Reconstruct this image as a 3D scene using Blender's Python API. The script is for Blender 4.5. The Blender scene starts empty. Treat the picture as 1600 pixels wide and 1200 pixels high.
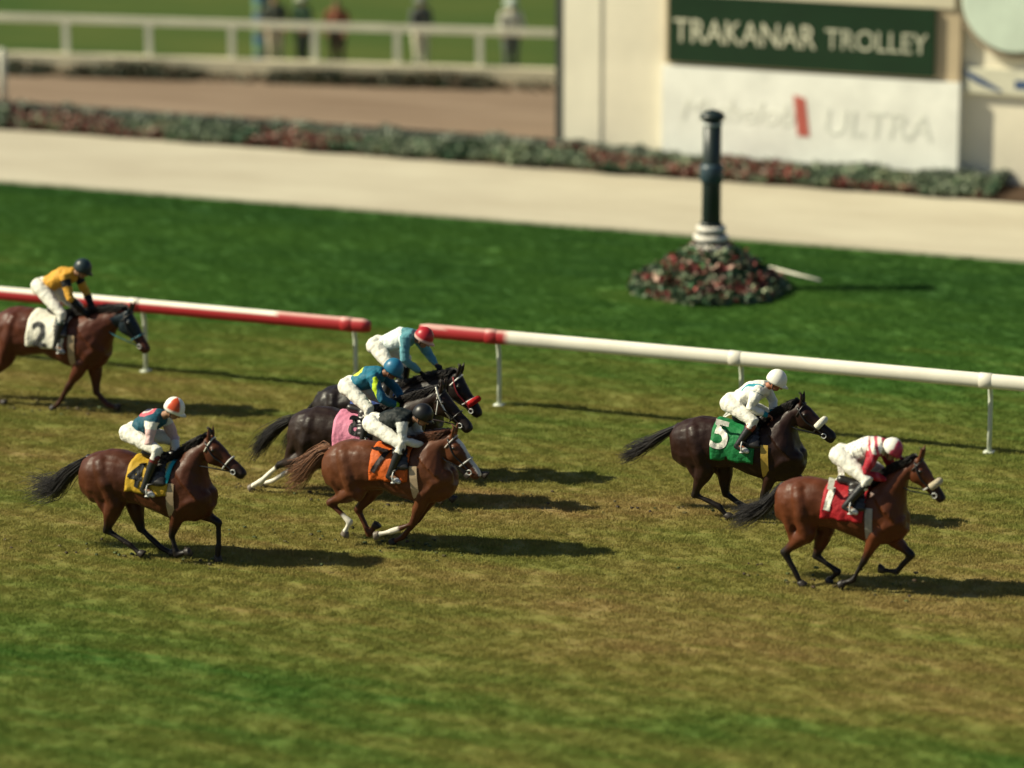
import bpy, bmesh, math, random
import numpy as np
from mathutils import Vector, Matrix, noise
from mathutils.bvhtree import BVHTree

random.seed(7)
rng = np.random.default_rng(7)
S = bpy.context.scene
COL = S.collection

# ------------------------------------------------------------------ camera
PSI, PIT, FPX, CAMH = math.radians(21.4), math.radians(13.9), 6000.0, 14.0
CAM = np.array([0.0, 0.0, CAMH])
V_R = np.array([math.cos(PSI), math.sin(PSI), 0.0])
V_F = np.array([-math.sin(PSI)*math.cos(PIT), math.cos(PSI)*math.cos(PIT), -math.sin(PIT)])
V_U = np.array([-math.sin(PSI)*math.sin(PIT), math.cos(PSI)*math.sin(PIT), math.cos(PIT)])
cd = bpy.data.cameras.new('camera')
cam = bpy.data.objects.new('camera', cd)
COL.objects.link(cam)
S.camera = cam
cd.sensor_fit = 'HORIZONTAL'
cd.sensor_width = 36.0
cd.lens = FPX/1600*36.0
cd.clip_start, cd.clip_end = 1.0, 3000.0
R3 = Matrix(((V_R[0], V_U[0], -V_F[0]), (V_R[1], V_U[1], -V_F[1]), (V_R[2], V_U[2], -V_F[2])))
cam.matrix_world = Matrix.Translation(Vector(CAM)) @ R3.to_4x4()
cd.dof.use_dof = True
cd.dof.focus_distance = 50.5
cd.dof.aperture_fstop = 0.35

# ------------------------------------------------------------------ sky, sun, exposure
SUN_AZ, SUN_EL = math.radians(22.6), math.radians(39.5)      # direction the light travels over the ground, height
W = bpy.data.worlds.new('World')
S.world = W
W.use_nodes = True
wn = W.node_tree
sky = wn.nodes.new('ShaderNodeTexSky')
sky.sky_type = 'NISHITA'
sky.sun_disc = False
sky.sun_elevation = SUN_EL
sky.sun_rotation = math.atan2(-math.cos(SUN_AZ), -math.sin(SUN_AZ))
bg = wn.nodes['Background']
bg.inputs['Strength'].default_value = 0.05
wn.links.new(sky.outputs['Color'], bg.inputs['Color'])
sl = bpy.data.lights.new('sun', 'SUN')
sl.energy = 5.0
sl.angle = math.radians(0.5)
sl.color = (1.0, 0.93, 0.70)
so = bpy.data.objects.new('sun', sl)
COL.objects.link(so)
ld = Vector((math.cos(SUN_AZ)*math.cos(SUN_EL), math.sin(SUN_AZ)*math.cos(SUN_EL), -math.sin(SUN_EL)))
so.rotation_euler = ld.to_track_quat('-Z', 'Y').to_euler()
so.location = (-20, 20, 30)
S.view_settings.view_transform = 'Standard'
S.view_settings.look = 'None'
S.view_settings.gamma = 1.0
S.view_settings.exposure = 0.5
S.view_settings.use_curve_mapping = False
S.cycles.use_denoising = True
S.cycles.max_bounces = 5
S.cycles.diffuse_bounces = 3
S.cycles.glossy_bounces = 2
S.cycles.transmission_bounces = 2


# ------------------------------------------------------------------ from photograph to place
def ray(px, py):
    return V_F + V_R*((px-800)/FPX) - V_U*((py-600)/FPX)


def P(px, py, Y):
    r = ray(px, py)
    return CAM + r*((Y-CAM[1])/r[1])


def G(px, py, z=0.0):
    r = ray(px, py)
    return CAM + r*((z-CAMH)/r[2])


# ------------------------------------------------------------------ mesh builder
def unit(v):
    v = np.asarray(v, float)
    n = np.linalg.norm(v)
    return v/n if n > 1e-9 else v


def frame(d):
    d = unit(d)
    a = np.array([0, 0, 1.0]) if abs(d[2]) < 0.9 else np.array([1.0, 0, 0])
    u = unit(np.cross(a, d))
    return u, np.cross(d, u)


class MB:
    def __init__(self):
        self.v, self.f, self.c = [], [], []
        self.col = (1, 1, 1)

    def add(self, vs, fs):
        o = len(self.v)
        self.v.extend([tuple(map(float, x)) for x in vs])
        self.c.extend([self.col]*len(vs))
        self.f.extend([tuple(i+o for i in f) for f in fs])

    def loft(self, rings, closed=True, caps=True):
        n = len(rings[0])
        vs = [p for r in rings for p in r]
        fs = []
        for i in range(len(rings)-1):
            for j in range(n if closed else n-1):
                k = (j+1) % n
                fs.append((i*n+j, i*n+k, (i+1)*n+k, (i+1)*n+j))
        if caps and closed:
            fs.append(tuple(reversed(range(n))))
            fs.append(tuple(range((len(rings)-1)*n, len(rings)*n)))
        self.add(vs, fs)

    def tube(self, pts, rad, seg=8, flat=1.0, round_ends=False):
        pts = [np.asarray(p, float) for p in pts]
        if not hasattr(rad, '__len__'):
            rad = [rad]*len(pts)
        rad = list(rad)
        if round_ends:
            d0, d1 = unit(pts[0]-pts[1]), unit(pts[-1]-pts[-2])
            r0, r1 = rad[0], rad[-1]
            pts = [pts[0]+d0*r0*0.95, pts[0]+d0*r0*0.6] + pts + [pts[-1]+d1*r1*0.6, pts[-1]+d1*r1*0.95]
            rad = [r0*0.25, r0*0.8] + rad + [r1*0.8, r1*0.25]
        rings = []
        u = None
        for i, p in enumerate(pts):
            d = unit(pts[min(i+1, len(pts)-1)]-pts[max(i-1, 0)])
            if u is None:
                u, w = frame(d)
            else:
                u = unit(u-d*np.dot(u, d))
                w = np.cross(d, u)
            rings.append([p+(u*math.cos(a)+w*math.sin(a)*flat)*rad[i] for a in np.linspace(0, 2*math.pi, seg, endpoint=False)])
        self.loft(rings)

    def ell(self, c, r, ax=None, seg=14, st=9, half=False):
        c = np.asarray(c, float)
        if ax is None:
            ax = np.eye(3)
        lo = -math.pi/2 if not half else -0.05
        vs, fs = [], []
        for i in range(st+1):
            t = lo+(math.pi/2-lo)*i/st
            t = max(-1.55, min(1.55, t))
            for j in range(seg):
                a = 2*math.pi*j/seg
                q = np.array([math.cos(t)*math.cos(a)*r[0], math.cos(t)*math.sin(a)*r[1], math.sin(t)*r[2]])
                vs.append(c+q[0]*ax[0]+q[1]*ax[1]+q[2]*ax[2])
        for i in range(st):
            for j in range(seg):
                k = (j+1) % seg
                fs.append((i*seg+j, i*seg+k, (i+1)*seg+k, (i+1)*seg+j))
        fs.append(tuple(reversed(range(seg))))
        fs.append(tuple(range(st*seg, (st+1)*seg)))
        self.add(vs, fs)

    def box(self, c, s, ax=None):
        c = np.asarray(c, float)
        if ax is None:
            ax = np.eye(3)
        vs = [c+ax[0]*s[0]/2*i+ax[1]*s[1]/2*j+ax[2]*s[2]/2*k for i in (-1, 1) for j in (-1, 1) for k in (-1, 1)]
        self.add(vs, [(0, 1, 3, 2), (4, 6, 7, 5), (0, 4, 5, 1), (2, 3, 7, 6), (0, 2, 6, 4), (1, 5, 7, 3)])

    def mesh(self, name):
        m = bpy.data.meshes.new(name)
        m.from_pydata(self.v, [], self.f)
        setcol(m, np.array(self.c, float))
        m.update()
        return m


def setcol(m, arr):
    if 'Col' in m.color_attributes:
        m.color_attributes.remove(m.color_attributes['Col'])
    a = m.color_attributes.new('Col', 'FLOAT_COLOR', 'POINT')
    full = np.ones((len(m.vertices), 4), np.float32)
    full[:, :3] = arr
    a.data.foreach_set('color', full.ravel())


def coords(m):
    a = np.empty(len(m.vertices)*3, np.float32)
    m.vertices.foreach_get('co', a)
    return a.reshape(-1, 3).astype(float)


def setcoords(m, a):
    m.vertices.foreach_set('co', a.astype(np.float32).ravel())
    m.update()


def fuse(mb, name, voxel, it=5, fac=0.5):
    """one continuous skin over all the overlapping shapes"""
    m0 = mb.mesh(name+'_raw')
    o = bpy.data.objects.new(name+'_raw', m0)
    COL.objects.link(o)
    r = o.modifiers.new('r', 'REMESH')
    r.mode = 'VOXEL'
    r.voxel_size = voxel
    s = o.modifiers.new('s', 'SMOOTH')
    s.iterations = it
    s.factor = fac
    dg = bpy.context.evaluated_depsgraph_get()
    m = bpy.data.meshes.new_from_object(o.evaluated_get(dg))
    bpy.data.objects.remove(o)
    bpy.data.meshes.remove(m0)
    m.name = name
    return m


def smooth(m):
    m.polygons.foreach_set('use_smooth', [True]*len(m.polygons))


def wobble(m, amp, freq, seed=0.0):
    c = coords(m)
    nn = np.empty(len(m.vertices)*3, np.float32)
    m.vertices.foreach_get('normal', nn)
    nn = nn.reshape(-1, 3)
    d = np.array([noise.noise(Vector((p[0]*freq+seed, p[1]*freq, p[2]*freq))) for p in c])
    setcoords(m, c+nn*(d*amp)[:, None])


def link(name, m, mat, parent=None, base=(0, 0, 0), sm=True):
    if sm:
        smooth(m)
    if mat is not None and not m.materials:
        m.materials.append(mat)
    elif mat is not None:
        m.materials[0] = mat
    m.transform(Matrix.Translation(-Vector(base)))
    o = bpy.data.objects.new(name, m)
    COL.objects.link(o)
    if parent is not None:
        o.parent = parent
    else:
        o.location = base
    return o


def empty(name, loc):
    o = bpy.data.objects.new(name, None)
    o.empty_display_size = 0.3
    o.location = loc
    COL.objects.link(o)
    return o


def tag(o, label=None, cat=None, group=None, kind=None):
    if label:
        o['label'] = label
    if cat:
        o['category'] = cat
    if group:
        o['group'] = group
    if kind:
        o['kind'] = kind
    return o


# ------------------------------------------------------------------ materials
def nodes(name):
    m = bpy.data.materials.new(name)
    m.use_nodes = True
    nt = m.node_tree
    return m, nt, nt.nodes['Principled BSDF']


def N(nt, t, **kw):
    n = nt.nodes.new(t)
    for k, v in kw.items():
        if k in n.inputs.keys():
            n.inputs[k].default_value = v
        else:
            setattr(n, k, v)
    return n


def attr_mat(name, rough=0.6, spec=0.3, nscale=8.0, namt=0.25, bscale=60.0, bump=0.15, bdist=0.01, sheen=0.0, coat=0.0, rvar=0.0):
    m, nt, b = nodes(name)
    at = N(nt, 'ShaderNodeVertexColor', layer_name='Col')
    tc = N(nt, 'ShaderNodeTexCoord')
    nz = N(nt, 'ShaderNodeTexNoise', Scale=nscale, Detail=5.0, Roughness=0.6)
    nt.links.new(tc.outputs['Object'], nz.inputs['Vector'])
    mr = N(nt, 'ShaderNodeMapRange')
    mr.inputs['From Min'].default_value = 0.25
    mr.inputs['From Max'].default_value = 0.75
    mr.inputs['To Min'].default_value = 1-namt
    mr.inputs['To Max'].default_value = 1+namt*0.6
    nt.links.new(nz.outputs['Fac'], mr.inputs['Value'])
    mx = N(nt, 'ShaderNodeMix', data_type='RGBA', blend_type='MULTIPLY')
    mx.inputs['Factor'].default_value = 1.0
    nt.links.new(at.outputs['Color'], mx.inputs['A'])
    nt.links.new(mr.outputs['Result'], mx.inputs['B'])
    nt.links.new(mx.outputs['Result'], b.inputs['Base Color'])
    b.inputs['Roughness'].default_value = rough
    b.inputs['Specular IOR Level'].default_value = spec
    if sheen:
        b.inputs['Sheen Weight'].default_value = sheen
    if coat:
        b.inputs['Coat Weight'].default_value = coat
        b.inputs['Coat Roughness'].default_value = 0.3
    if rvar:
        n3 = N(nt, 'ShaderNodeTexNoise', Scale=7.0, Detail=6.0, Roughness=0.7)
        nt.links.new(tc.outputs['Object'], n3.inputs['Vector'])
        m3 = N(nt, 'ShaderNodeMapRange')
        m3.inputs['From Min'].default_value = 0.3
        m3.inputs['From Max'].default_value = 0.7
        m3.inputs['To Min'].default_value = rough-rvar
        m3.inputs['To Max'].default_value = rough+rvar
        nt.links.new(n3.outputs['Fac'], m3.inputs['Value'])
        nt.links.new(m3.outputs['Result'], b.inputs['Roughness'])
    n2 = N(nt, 'ShaderNodeTexNoise', Scale=bscale, Detail=4.0)
    nt.links.new(tc.outputs['Object'], n2.inputs['Vector'])
    bp = N(nt, 'ShaderNodeBump', Strength=bump, Distance=bdist)
    nt.links.new(n2.outputs['Fac'], bp.inputs['Height'])
    nt.links.new(bp.outputs['Normal'], b.inputs['Normal'])
    return m


M_COAT = attr_mat('horse_coat', rough=0.47, spec=0.24, nscale=3.5, namt=0.35, bscale=4.2, bump=0.4, bdist=0.05, rvar=0.14)
M_HAIR = attr_mat('horse_hair', rough=0.5, spec=0.35, nscale=20.0, namt=0.4)
M_CLOTH = attr_mat('silk_cloth', rough=0.62, spec=0.25, nscale=9.0, namt=0.12, bscale=16.0, bump=0.6, bdist=0.025, sheen=0.0)
M_SKIN = attr_mat('skin', rough=0.55, spec=0.3, nscale=20.0, namt=0.15)
M_LEATHER = attr_mat('leather', rough=0.38, spec=0.5, nscale=30.0, namt=0.25)
M_SHELL = attr_mat('helmet_cover', rough=0.4, spec=0.4, nscale=12.0, namt=0.1, bscale=40.0, bump=0.1)
M_FLEECE = attr_mat('fleece', rough=0.95, spec=0.05, nscale=40.0, namt=0.25, bscale=90.0, bump=0.9, bdist=0.02)
M_PAINT = attr_mat('weathered_paint', rough=0.45, spec=0.4, nscale=1.3, namt=0.18, bscale=30.0, bump=0.08)
M_PLASTER = attr_mat('plaster', rough=0.85, spec=0.15, nscale=0.7, namt=0.14, bscale=40.0, bump=0.2)
M_LEAF = attr_mat('leaves', rough=0.55, spec=0.3, nscale=6.0, namt=0.4)
M_METAL = attr_mat('dark_metal', rough=0.4, spec=0.5, nscale=5.0, namt=0.3)

# ---- reference lines across the ground (all run parallel to the rail)
Y_LAWN0 = G(0, 285)[1]       # lawn meets path
Y_BED0 = G(0, 207)[1]        # path meets flower bed
Y_BED1 = G(0, 182)[1]        # back edge of bed
Y_RAIL = G(770, 640)[1]      # rail posts stand here


def grass_mat(name, blade):
    m, nt, b = nodes(name)
    L = nt.links
    ge = N(nt, 'ShaderNodeNewGeometry')
    sep = N(nt, 'ShaderNodeSeparateXYZ')
    L.new(ge.outputs['Position'], sep.inputs[0])

    def stretch(sx, sy):
        mp = N(nt, 'ShaderNodeMapping')
        mp.inputs['Scale'].default_value = (sx, sy, 0.0)
        L.new(ge.outputs['Position'], mp.inputs['Vector'])
        return mp
    big = N(nt, 'ShaderNodeTexNoise', Scale=1.0, Detail=4.0, Roughness=0.55)
    L.new(stretch(0.11, 0.33).outputs[0], big.inputs['Vector'])
    mid = N(nt, 'ShaderNodeTexNoise', Scale=1.0, Detail=5.0, Roughness=0.65)
    L.new(stretch(0.30, 2.1).outputs[0], mid.inputs['Vector'])
    fine = N(nt, 'ShaderNodeTexNoise', Scale=1.0, Detail=6.0, Roughness=0.7)
    L.new(stretch(1.0, 7.0).outputs[0], fine.inputs['Vector'])

    # worn band of the course across Y
    def ramp(src, pts):
        r = N(nt, 'ShaderNodeValToRGB')
        els = r.color_ramp.elements
        while len(els) < len(pts):
            els.new(0.5)
        for e, (p, c) in zip(els, pts):
            e.position = p
            e.color = (*c, 1) if len(c) == 3 else c
        L.new(src, r.inputs['Fac'])
        return r
    y0, y1 = G(800, 1230)[1], Y_LAWN0
    mr = N(nt, 'ShaderNodeMapRange')
    mr.inputs['From Min'].default_value = y0
    mr.inputs['From Max'].default_value = y1
    L.new(sep.outputs['Y'], mr.inputs['Value'])

    def at(py):
        return (G(800, py)[1]-y0)/(y1-y0)
    g = lambda v: (v, v, v)
    worn = ramp(mr.outputs[0], [(0.0, g(0.50)), (at(1110), g(0.52)), (at(1000), g(0.72)), (at(900), g(0.82)), (at(760), g(0.78)), (at(640), g(0.66)), (at(545), g(0.38)), (at(470), g(0.20)), (1.0, g(0.10))])
    def math_(op, a, bb):
        n = N(nt, 'ShaderNodeMath', operation=op)
        for i, x in enumerate((a, bb)):
            if isinstance(x, (int, float)):
                n.inputs[i].default_value = x
            else:
                L.new(x, n.inputs[i])
        return n.outputs[0]
    w = math_('ADD', worn.outputs['Color'], math_('MULTIPLY', math_('SUBTRACT', big.outputs['Fac'], 0.5), 0.75))
    w = math_('ADD', w, math_('MULTIPLY', math_('SUBTRACT', mid.outputs['Fac'], 0.5), 0.65))
    w = math_('ADD', w, math_('MULTIPLY', math_('SUBTRACT', fine.outputs['Fac'], 0.5), 0.42))
    for (ppx, ppy, ex, ey, am) in ((420, 1075, 3.4, 2.0, 0.30), (130, 1010, 1.6, 1.1, 0.16), (1080, 1140, 2.2, 1.2, 0.16)):   # lusher patches of turf
        gp = G(ppx, ppy)
        mp = N(nt, 'ShaderNodeMapping', vector_type='POINT')
        mp.inputs['Location'].default_value = (-gp[0]/ex, -gp[1]/ey, 0)
        mp.inputs['Scale'].default_value = (1/ex, 1/ey, 0)
        L.new(ge.outputs['Position'], mp.inputs['Vector'])
        gt = N(nt, 'ShaderNodeTexGradient', gradient_type='QUADRATIC_SPHERE')
        L.new(mp.outputs[0], gt.inputs['Vector'])
        w = math_('SUBTRACT', w, math_('MULTIPLY', gt.outputs['Fac'], am*0.65))
    k = 2.05 if blade else 1.55
    c = ramp(w, [(0.0, (0.020*k, 0.058*k, 0.011*k)), (0.3, (0.038*k, 0.088*k, 0.014*k)), (0.52, (0.080*k, 0.104*k, 0.020*k)), (0.75, (0.124*k, 0.114*k, 0.029*k)), (1.0, (0.172*k, 0.122*k, 0.047*k))])
    L.new(c.outputs['Color'], b.inputs['Base Color'])
    b.inputs['Roughness'].default_value = 0.75
    b.inputs['Specular IOR Level'].default_value = 0.15
    if blade:      # thin leaves let light through
        tb = N(nt, 'ShaderNodeBsdfTranslucent')
        L.new(c.outputs['Color'], tb.inputs['Color'])
        ms = N(nt, 'ShaderNodeMixShader')
        ms.inputs[0].default_value = 0.35
        L.new(b.outputs[0], ms.inputs[1])
        L.new(tb.outputs[0], ms.inputs[2])
        L.new(ms.outputs[0], nt.nodes['Material Output'].inputs['Surface'])
    else:
        bp = N(nt, 'ShaderNodeBump', Strength=0.4, Distance=0.03)
        L.new(fine.outputs['Fac'], bp.inputs['Height'])
        L.new(bp.outputs['Normal'], b.inputs['Normal'])
    return m


def ground_mat(name, c0, c1, sx, sy, bump=0.3):
    m, nt, b = nodes(name)
    L = nt.links
    ge = N(nt, 'ShaderNodeNewGeometry')
    mp = N(nt, 'ShaderNodeMapping')
    mp.inputs['Scale'].default_value = (sx, sy, 1)
    L.new(ge.outputs['Position'], mp.inputs['Vector'])
    nz = N(nt, 'ShaderNodeTexNoise', Scale=1.0, Detail=7.0, Roughness=0.62)
    L.new(mp.outputs[0], nz.inputs['Vector'])
    r = N(nt, 'ShaderNodeValToRGB')
    r.color_ramp.elements[0].position = 0.3
    r.color_ramp.elements[1].position = 0.7
    r.color_ramp.elements[0].color = (*c0, 1)
    r.color_ramp.elements[1].color = (*c1, 1)
    L.new(nz.outputs['Fac'], r.inputs['Fac'])
    L.new(r.outputs['Color'], b.inputs['Base Color'])
    b.inputs['Roughness'].default_value = 0.9
    b.inputs['Specular IOR Level'].default_value = 0.1
    n2 = N(nt, 'ShaderNodeTexNoise', Scale=14.0, Detail=5.0)
    L.new(ge.outputs['Position'], n2.inputs['Vector'])
    bp = N(nt, 'ShaderNodeBump', Strength=bump, Distance=0.04)
    L.new(n2.outputs['Fac'], bp.inputs['Height'])
    L.new(bp.outputs['Normal'], b.inputs['Normal'])
    return m


M_TURF = grass_mat('turf_soil', False)
M_BLADE = grass_mat('grass_blades', True)
M_PATH = ground_mat('pale_path', (0.40, 0.355, 0.265), (0.50, 0.46, 0.35), 0.25, 0.6)
M_DIRT = ground_mat('brown_dirt', (0.175, 0.122, 0.082), (0.27, 0.20, 0.14), 0.2, 1.2)
M_FARLAWN = ground_mat('far_lawn', (0.030, 0.070, 0.012), (0.085, 0.105, 0.022), 0.12, 0.3)
M_SOIL = ground_mat('bed_soil', (0.05, 0.03, 0.02), (0.10, 0.065, 0.04), 1.5, 1.5)


# ------------------------------------------------------------------ the ground
def sheet(name, quad, z, mat, kind='structure', label=None):
    mb = MB()
    mb.add([(q[0], q[1], z) for q in quad], [(0, 1, 2, 3)])
    o = link(name, mb.mesh(name), mat, None, (0, 0, 0), False)
    tag(o, label, None, None, kind)
    return o


sheet('ground', [(-900, -300), (900, -300), (900, 1500), (-900, 1500)], -0.012, M_FARLAWN)
sheet('turf', [(-90, 5), (60, 5), (60, Y_LAWN0), (-90, Y_LAWN0)], -0.006, M_TURF)
# path: raised a little over the lawn with a kerb edge
mb = MB()
mb.box((0, (Y_LAWN0+Y_BED1)/2, 0.015), (160, Y_BED1-Y_LAWN0, 0.07))
o = link('path', mb.mesh('path'), M_PATH, sm=False)
tag(o, None, None, None, 'structure')
# dirt beyond the bed
A0, A1 = G(-300, 96), G(1000, 137)            # foot of the low white wall
dirv = unit(A1-A0)
nrm = np.array([-dirv[1], dirv[0], 0])
e0, e1 = A0-dirv*40, A1+dirv*30
sheet('dirt_track', [(-80, Y_BED1-0.1), (60, Y_BED1-0.1), (e1[0], e1[1]), (e0[0], e0[1])], 0.0, M_DIRT)

# ---- grass: blades over the course and lawn (uncountable)
mb = MB()
for k in range(60):
    a = random.random()*6.283
    r0 = math.sqrt(random.random())*0.14
    h = random.uniform(0.018, 0.045)
    lean = random.uniform(0.008, 0.035)
    la = random.random()*6.283
    b0 = np.array([math.cos(a)*r0, math.sin(a)*r0, -0.008])
    wv = np.array([math.cos(a+1.3), math.sin(a+1.3), 0])*0.0042
    mid_ = b0+np.array([math.cos(la)*lean*0.4, math.sin(la)*lean*0.4, h*0.6])
    tip = b0+np.array([math.cos(la)*lean, math.sin(la)*lean, h])
    mb.add([b0-wv, b0+wv, mid_+wv*0.8, mid_-wv*0.8, tip], [(0, 1, 2, 3), (3, 2, 4)])
gm = mb.mesh('grass')
grass = link('grass', gm, M_BLADE, None, (0, 0, 0), False)
tag(grass, 'short mown grass covering the race course and the lawn beyond the rail', 'grass', None, 'stuff')
gn = bpy.data.node_groups.new('grass_spread', 'GeometryNodeTree')
gn.interface.new_socket('Geometry', in_out='INPUT', socket_type='NodeSocketGeometry')
gn.interface.new_socket('Geometry', in_out='OUTPUT', socket_type='NodeSocketGeometry')
gi, go = gn.nodes.new('NodeGroupInput'), gn.nodes.new('NodeGroupOutput')
gc = G(800, 690)
gr = gn.nodes.new('GeometryNodeMeshGrid')
gr.inputs['Size X'].default_value = 25.0
gr.inputs['Size Y'].default_value = 48.0
tr = gn.nodes.new('GeometryNodeTransform')
tr.inputs['Translation'].default_value = (gc[0]-math.sin(PSI)*6, gc[1]+math.cos(PSI)*6, -0.005)
tr.inputs['Rotation'].default_value = (0, 0, PSI)
dp = gn.nodes.new('GeometryNodeDistributePointsOnFaces')
dp.inputs['Density'].default_value = 105.0
ip = gn.nodes.new('GeometryNodeInstanceOnPoints')
rv = gn.nodes.new('FunctionNodeRandomValue')
rv.data_type = 'FLOAT_VECTOR'
rv.inputs['Min'].default_value = (-0.15, -0.15, 0.0)
rv.inputs['Max'].default_value = (0.15, 0.15, 6.283)
rs = gn.nodes.new('FunctionNodeRandomValue')
rs.data_type = 'FLOAT'
rs.inputs[2].default_value = 0.55
rs.inputs[3].default_value = 1.25
gl = gn.links
gl.new(gr.outputs['Mesh'], tr.inputs['Geometry'])
gl.new(tr.outputs['Geometry'], dp.inputs['Mesh'])
pos = gn.nodes.new('GeometryNodeInputPosition')
spx = gn.nodes.new('ShaderNodeSeparateXYZ')
cmpn = gn.nodes.new('FunctionNodeCompare')
cmpn.operation = 'GREATER_THAN'
cmpn.inputs[1].default_value = Y_LAWN0-0.12
dl = gn.nodes.new('GeometryNodeDeleteGeometry')
gl.new(pos.outputs[0], spx.inputs[0])
gl.new(spx.outputs['Y'], cmpn.inputs[0])
gl.new(dp.outputs['Points'], dl.inputs['Geometry'])
gl.new(cmpn.outputs[0], dl.inputs['Selection'])
gl.new(dl.outputs['Geometry'], ip.inputs['Points'])
gl.new(gi.outputs[0], ip.inputs['Instance'])
gl.new(rv.outputs['Value'], ip.inputs['Rotation'])
gl.new(rs.outputs[1], ip.inputs['Scale'])
gl.new(ip.outputs['Instances'], go.inputs[0])
md = grass.modifiers.new('spread', 'NODES')
md.node_group = gn


# ------------------------------------------------------------------ running rail
def col_by(m, fn):
    setcol(m, np.array([fn(p) for p in coords(m)], float))


RED, WHITE = (0.42, 0.025, 0.03), (0.80, 0.76, 0.64)
RAILZ = 1.18


def rail(x_px0, x_px1, posts, label, paint):
    pa = P(x_px0, 458+0.0888*x_px0, Y_RAIL-0.05)
    pb = P(x_px1, 458+0.0888*x_px1, Y_RAIL-0.05)
    zc = 0.5*(pa[2]+pb[2])
    xa, xb = pa[0], pb[0]
    root = tag(empty('running_rail', (xa, Y_RAIL, 0)), label, 'rail', 'running rail along the course')
    n = max(4, int((xb-xa)/0.12))
    seg = 20
    rings = []
    for i in range(n+1):
        t = i/n
        x = xa+(xb-xa)*t
        k = 1.0
        if i == 0 or i == n:
            k = 0.8
        rings.append([(x, Y_RAIL-0.05+math.cos(a)*0.080*k, zc+math.sin(a)*0.108*k) for a in np.linspace(0, 2*math.pi, seg, endpoint=False)])
    mb = MB()
    mb.loft(rings)
    m = mb.mesh('rail_tube')
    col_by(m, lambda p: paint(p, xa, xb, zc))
    link('rail_tube', m, M_PAINT, root, (xa, Y_RAIL, 0))
    for px in posts:
        x = P(px, 458+0.0888*px+60, Y_RAIL)[0]
        mb = MB()
        mb.col = (0.58, 0.62, 0.52)
        # gooseneck: foot stands back from the rail, arm curves forward to carry it
        pts = [(x, Y_RAIL+0.26, -0.02), (x, Y_RAIL+0.26, 0.5), (x, Y_RAIL+0.25, 0.80), (x, Y_RAIL+0.20, 0.98), (x, Y_RAIL+0.10, zc-0.03), (x, Y_RAIL-0.03, zc)]
        mb.tube(pts, [0.034, 0.034, 0.034, 0.034, 0.034, 0.034], 10)
        mb.box((x, Y_RAIL+0.26, 0.01), (0.14, 0.14, 0.03))
        link('post', mb.mesh('post'), M_PAINT, root, (xa, Y_RAIL, 0))
        if xa < x < xb:
            mb = MB()
            mb.loft([[(x+dx, Y_RAIL-0.05+math.cos(a)*0.080*k, zc+math.sin(a)*0.108*k) for a in np.linspace(0, 2*math.pi, 20, endpoint=False)] for dx, k in ((-0.09, 1.0), (-0.085, 1.06), (0.085, 1.06), (0.09, 1.0))])
            m = mb.mesh('rail_sleeve')
            col_by(m, lambda p: tuple(0.9*v for v in paint(p, xa, xb, zc)))
            link('rail_sleeve', m, M_PAINT, root, (xa, Y_RAIL, 0))
    return root


x440 = P(440, 458+0.0888*440, Y_RAIL)[0]
x790 = P(790, 458+0.0888*790, Y_RAIL)[0]


TOP_GLINT = (0.60, 0.34, 0.29)  # pale sun highlight painted along the top of the red rail ends


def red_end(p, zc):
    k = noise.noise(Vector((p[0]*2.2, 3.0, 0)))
    return TOP_GLINT if p[2] > zc+0.072-0.03*k else RED


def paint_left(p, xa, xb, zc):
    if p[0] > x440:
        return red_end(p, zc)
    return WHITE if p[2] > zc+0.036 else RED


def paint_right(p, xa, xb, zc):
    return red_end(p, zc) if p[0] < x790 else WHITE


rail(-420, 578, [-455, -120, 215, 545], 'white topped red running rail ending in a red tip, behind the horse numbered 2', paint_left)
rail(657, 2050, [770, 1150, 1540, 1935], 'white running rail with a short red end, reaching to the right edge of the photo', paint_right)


# ------------------------------------------------------------------ leaf clouds
def leaves(mb, pts, size, cols, up=0.5):
    for p, c in zip(pts, cols):
        mb.col = c
        d = unit(rng.normal(size=3)+np.array([0, 0, up]))
        u, w = frame(d)
        s = size*rng.uniform(0.6, 1.4)
        a = rng.uniform(0, 6.28)
        l_ = (u*math.cos(a)+w*math.sin(a))*s
        q = np.cross(d, l_)*0.45
        mb.add([p-l_*0.5, p+q*0.6+d*s*0.06, p+l_*0.5, p-q*0.6+d*s*0.06], [(0, 1, 2, 3)])


def vary(c, a=0.35):
    k = 1+rng.uniform(-a, a)
    return (c[0]*k, c[1]*k, c[2]*k)


GREENS = [(0.06, 0.14, 0.055), (0.035, 0.085, 0.04), (0.18, 0.22, 0.14), (0.30, 0.33, 0.20), (0.08, 0.14, 0.075)]
REDS = [(0.20, 0.02, 0.02), (0.12, 0.02, 0.02), (0.30, 0.08, 0.06), (0.40, 0.26, 0.20)]

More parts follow.
